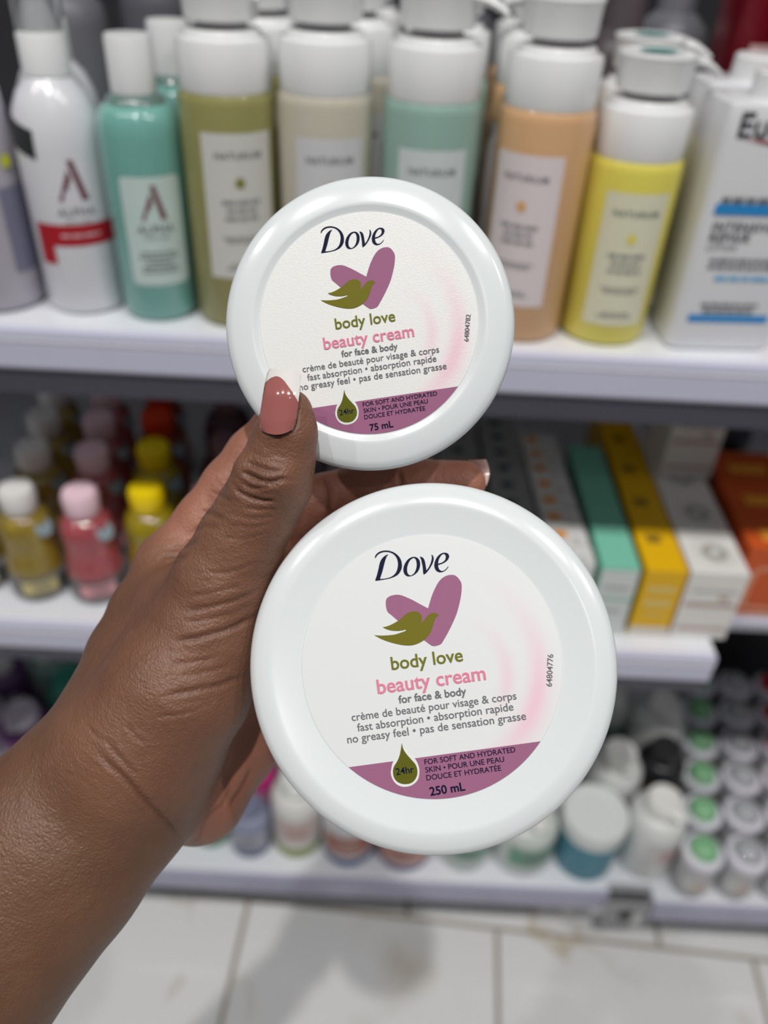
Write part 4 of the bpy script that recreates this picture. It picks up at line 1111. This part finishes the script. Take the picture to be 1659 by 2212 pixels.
def pumpy(key, body, capc, r, h, label=None, foot=None, band=None):
    """cosmetic bottle with shoulders and a disc cap with a thumb tab"""
    e = empty('cosmetic_bottle'); m = mat('cos_' + key, body, .3, .5, .04)
    lobj('body', [(0, 0), (r * .85, 0), (r * .95, .003), (r, .01), (r, h * .68), (r * .96, h * .76), (r * .82, h * .82), (r * .56, h * .85), (0, h * .85)], m, e, 40, 45)
    c = lobj('cap', [(0, h * .849), (r * .62, h * .849), (r * .64, h * .86), (r * .62, h * .97), (r * .56, h), (r * .38, h), (r * .34, h * .985), (0, h * .985)], mat('coscap_' + key, capc, .3, .5, .03), e, 36, 35)
    v, f = tube([(0, -r * .4, h * .985), (0, -r * .66, h * .985), (0, -r * .9, h * .97)], [r * .3, r * .26, r * .18], 12, .3); fixn(obj('tab', v, f, MATS['coscap_' + key], c, 50))
    if label:
        v, f = patch(r + EPS, -.95, .95, h * .26, h * .62, 14); lb = obj('label', v, f, mat('coslabel_' + key, label, .45), e, 'all')
        on_cyl('small_print', wordbars([.9, .6, .75], .004, .010, r * 1.2, 6), r + 2 * EPS, h * .5, mat('cosprint_' + key, band or (120, 120, 126), .5), lb)
    if foot:
        v, f = patch(r + EPS, -1.5, 1.5, .006, h * .17, 16); obj('foot_band', v, f, mat('cosfoot_' + key, foot, .45), e, 'all')
    return e
GB = 'cosmetics on the bottom shelf'
def bp_(u, v, z=Z3, dy=.0):
    p = PZ(u, v, z); return float(p[0]), float(p[1] + dy)
BOT = []
def place_b(e, u, v, r, label, rz=0.0, cat='bottle', z=Z3):
    x, y = bp_(u, v, z, r); put(e, x, y, z, rz, label, cat, GB)
    BOT.append([e, r * 1.06, .2 if y < .70 else 1.0])
place_b(squat('green', (60, 140, 100), (64, 150, 106), .030, .04, None, None, .012), 462, 1838, .03, 'small green tub just right of the wrist on the bottom shelf', 0, 'tub')
place_b(pumpy('slate', (140, 146, 170), (120, 124, 150), .030, .10, (170, 172, 186), (84, 94, 140)), 545, 1850, .03, 'slate blue bottle between the wrist and the green footed bottle')
place_b(pumpy('greenfoot', (226, 226, 222), (228, 229, 227), .036, .155, (206, 190, 186), (146, 160, 70), (170, 110, 100)), 622, 1856, .036, 'white bottle with a green foot band, below the hand', .1)
place_b(pumpy('bluefoot', (216, 216, 220), (224, 224, 226), .038, .125, (170, 100, 84), (60, 92, 150), (220, 200, 190)), 752, 1876, .038, 'white bottle with a blue foot band under the big jar')
place_b(squat('pinkblue', (214, 180, 172), (216, 206, 200), .043, .07, (196, 130, 112), (70, 92, 150)), 868, 1888, .043, 'pinkish tub with a dark blue foot under the big jar', 0, 'tub')
place_b(squat('greenlab', (190, 200, 196), (222, 224, 222), .040, .08, (110, 160, 138), None), 1003, 1890, .040, 'pale tub with a sea green label under the big jar', 0, 'tub')
place_b(pumpy('greenlab2', (206, 212, 208), (232, 232, 228), .044, .12, (110, 160, 136)), 1142, 1893, .044, 'white bottle with a green label at the lower right of the big jar', .3)
place_b(squat('tealtub', (72, 132, 150), (226, 230, 228), .047, .085, None, None, .028), 1282, 1903, .047, 'teal tub with a broad white lid on the bottom shelf', .2, 'tub')
e = pumpy('redlab', (224, 226, 224), (234, 234, 230), .040, .15, (206, 206, 206), None, (190, 70, 64)); place_b(e, 1398, 1905, .035, 'white bottle with red print standing at the shelf end', .5)
back = [('greenlab2', 1140, 1800, 'white bottle with green label, second row right of the big jar'), ('redlab', 1340, 1790, 'white bottle with red print, second row at the shelf end'), ('greenlab2', 1255, 1745, 'white bottle with green label, third row behind the teal tub'),
        ('redlab', 1400, 1700, 'white bottle with red print, third row near the shelf end'), ('greenfoot', 640, 1770, 'white bottle with a green foot, second row below the hand'), ('greenlab2', 1330, 1650, 'white bottle with green label, deep in the back rows')]
pr = {'greenlab2': None, 'redlab': None, 'greenfoot': None}
for o in list(bpy.data.objects):
    if o.type == 'EMPTY' and o.name.startswith('cosmetic_bottle'):
        for c in o.children:
            for k in pr:
                if c.data and c.data.materials and c.data.materials[0].name == 'cos_' + k: pr[k] = o
for k, u, v, lab in back:
    o = copy_tree(pr[k]); place_b(o, u, v, .04, lab, .2)
pk = pumpy('magenta', (214, 60, 140), (206, 206, 210), .026, .12, (230, 150, 190)); place_b(pk, 556, 1790, .026, 'magenta pink bottle peeking out beside the palm')
dkb = pumpy('black', (36, 36, 40), (52, 50, 52), .036, .14, (90, 66, 60)); place_b(dkb, 1420, 1770, .036, 'black bottle between the white ones near the shelf end')
# left end of the bottom shelf, seen past the arm
for i, (k, body, cap_, u, v, lab) in enumerate([('teal_l', (54, 120, 104), (60, 140, 120), 160, 1560, 'green bottle on the bottom shelf left of the arm'), ('plum_l', (112, 58, 120), (206, 196, 210), 60, 1640, 'purple bottle with a pale cap left of the arm'),
                                             ('wht_l', (204, 200, 210), (222, 220, 226), -20, 1600, 'white bottle at the left edge above the arm'), ('vio_l', (96, 66, 110), (214, 212, 216), 10, 1540, 'violet bottle with a white cap left of the arm, second row'),
                                             ('sea_l', (120, 150, 140), (206, 214, 210), 120, 1500, 'sea grey bottle left of the arm, second row'), ('ink_l', (40, 26, 44), (120, 110, 118), -60, 1480, 'dark bottle in the shade at the far left, third row')]):
    place_b(pumpy(k, body, cap_, .040, .14, (170, 166, 176)), u, v + 60, .04, lab)
# bottles with domed coloured caps in straight columns, right bay
def dome(key, rgb):
    e = empty('dome_cap_bottle'); m = mat('pale_grey_body', (186, 186, 188), .35, .5, .04)
    lobj('body', [(0, 0), (.024, 0), (.027, .003), (.028, .06), (.0265, .072), (0, .072)], m, e, 36, 45)
    lobj('collar', [(0, .0715), (.0285, .0715), (.0295, .074), (.0290, .084), (.0265, .086), (.0205, .0862), (.0200, .083), (0, .083)], mat('collar_white', (226, 224, 234), .28), e, 36, 35)
    lobj('dome_cap', [(0, .0828), (.0200, .0828), (.0200, .090), (.0180, .097), (.0110, .1005), (0, .1015)], mat('dome_' + key, rgb, .22, .5, .05, coat=.3), e, 32, 60)
    v, f = patch(.0284, -.9, .9, .018, .052, 10); lb = obj('label', v, f, mat('dome_label', (206, 206, 204), .5), e, 'all')
    on_cyl('small_print', wordbars([.5, .7], .004, .010, .034, 9), .0288, .04, mat('dome_print_' + key, (198, 142, 110), .5), lb)
    return e
ZR = Z3 - .008
dm = {k: dome(k, c) for k, c in (('green', (134, 190, 142)), ('grey', (176, 178, 182)), ('red', (196, 26, 42)))}
nmd = {'green': 'bottle with a green domed cap', 'grey': 'bottle with a grey domed cap', 'red': 'bottle with a red domed cap'}
used = set()
for k, x0 in (('green', .474), ('grey', .537), ('red', .600)):
    for j in range(6):
        o = dm[k] if k not in used else copy_tree(dm[k]); used.add(k)
        y = .634 + j * .0625; put(o, x0 + .016 * j, y, ZR, 0, '%s, %s from the front in the right bay' % (nmd[k], ordw[j]), 'bottle', 'dome capped bottles in columns')
        BOT.append([o, .0300, 0.0])
# nothing stands inside anything else: neighbours on the bottom shelf are nudged apart
bpy.context.view_layer.update()
rad = {}
for b in BOT:
    if b[2]:
        w = max((abs(v.co.x) for c in b[0].children for v in c.data.vertices), default=.03); b[1] = w + .0008
for it in range(400):
    for i in range(len(BOT)):
        for j in range(i):
            (a, ra, ma), (b, rb, mb_) = BOT[i], BOT[j]
            d = (a.location - b.location).to_2d(); L_ = d.length; need = ra + rb - L_
            if need > 0 and ma + mb_ > 0:
                d = d / max(L_, 1e-6); f = need / (ma + mb_)
                a.location.x += d.x * f * ma; a.location.y += d.y * f * ma
                b.location.x -= d.x * f * mb_; b.location.y -= d.y * f * mb_
    for a, ra, ma in BOT:
        if ma:
            a.location.y = min(max(a.location.y, .612 + ra), YB - ra - .002)
# price tag holder hanging at the shelf end
th_ = empty('price_tag', (.383, .594, Z3 - .012)); tag(th_, 'grey price tag holder hanging at the end of the bottom shelf', 'price tag')
box('holder', -.030, .030, 0, .004, -.055, .004, mat('clear_grey_holder', (150, 150, 152), .2, .5, .1), th_, .001)
quad_front('print', th_, -.012, .006, -.040, -.012, m_dark, -.0006); quad_front('print', th_, .010, .022, -.046, -.020, mat('holder_white', (214, 214, 212), .4), -.0006)
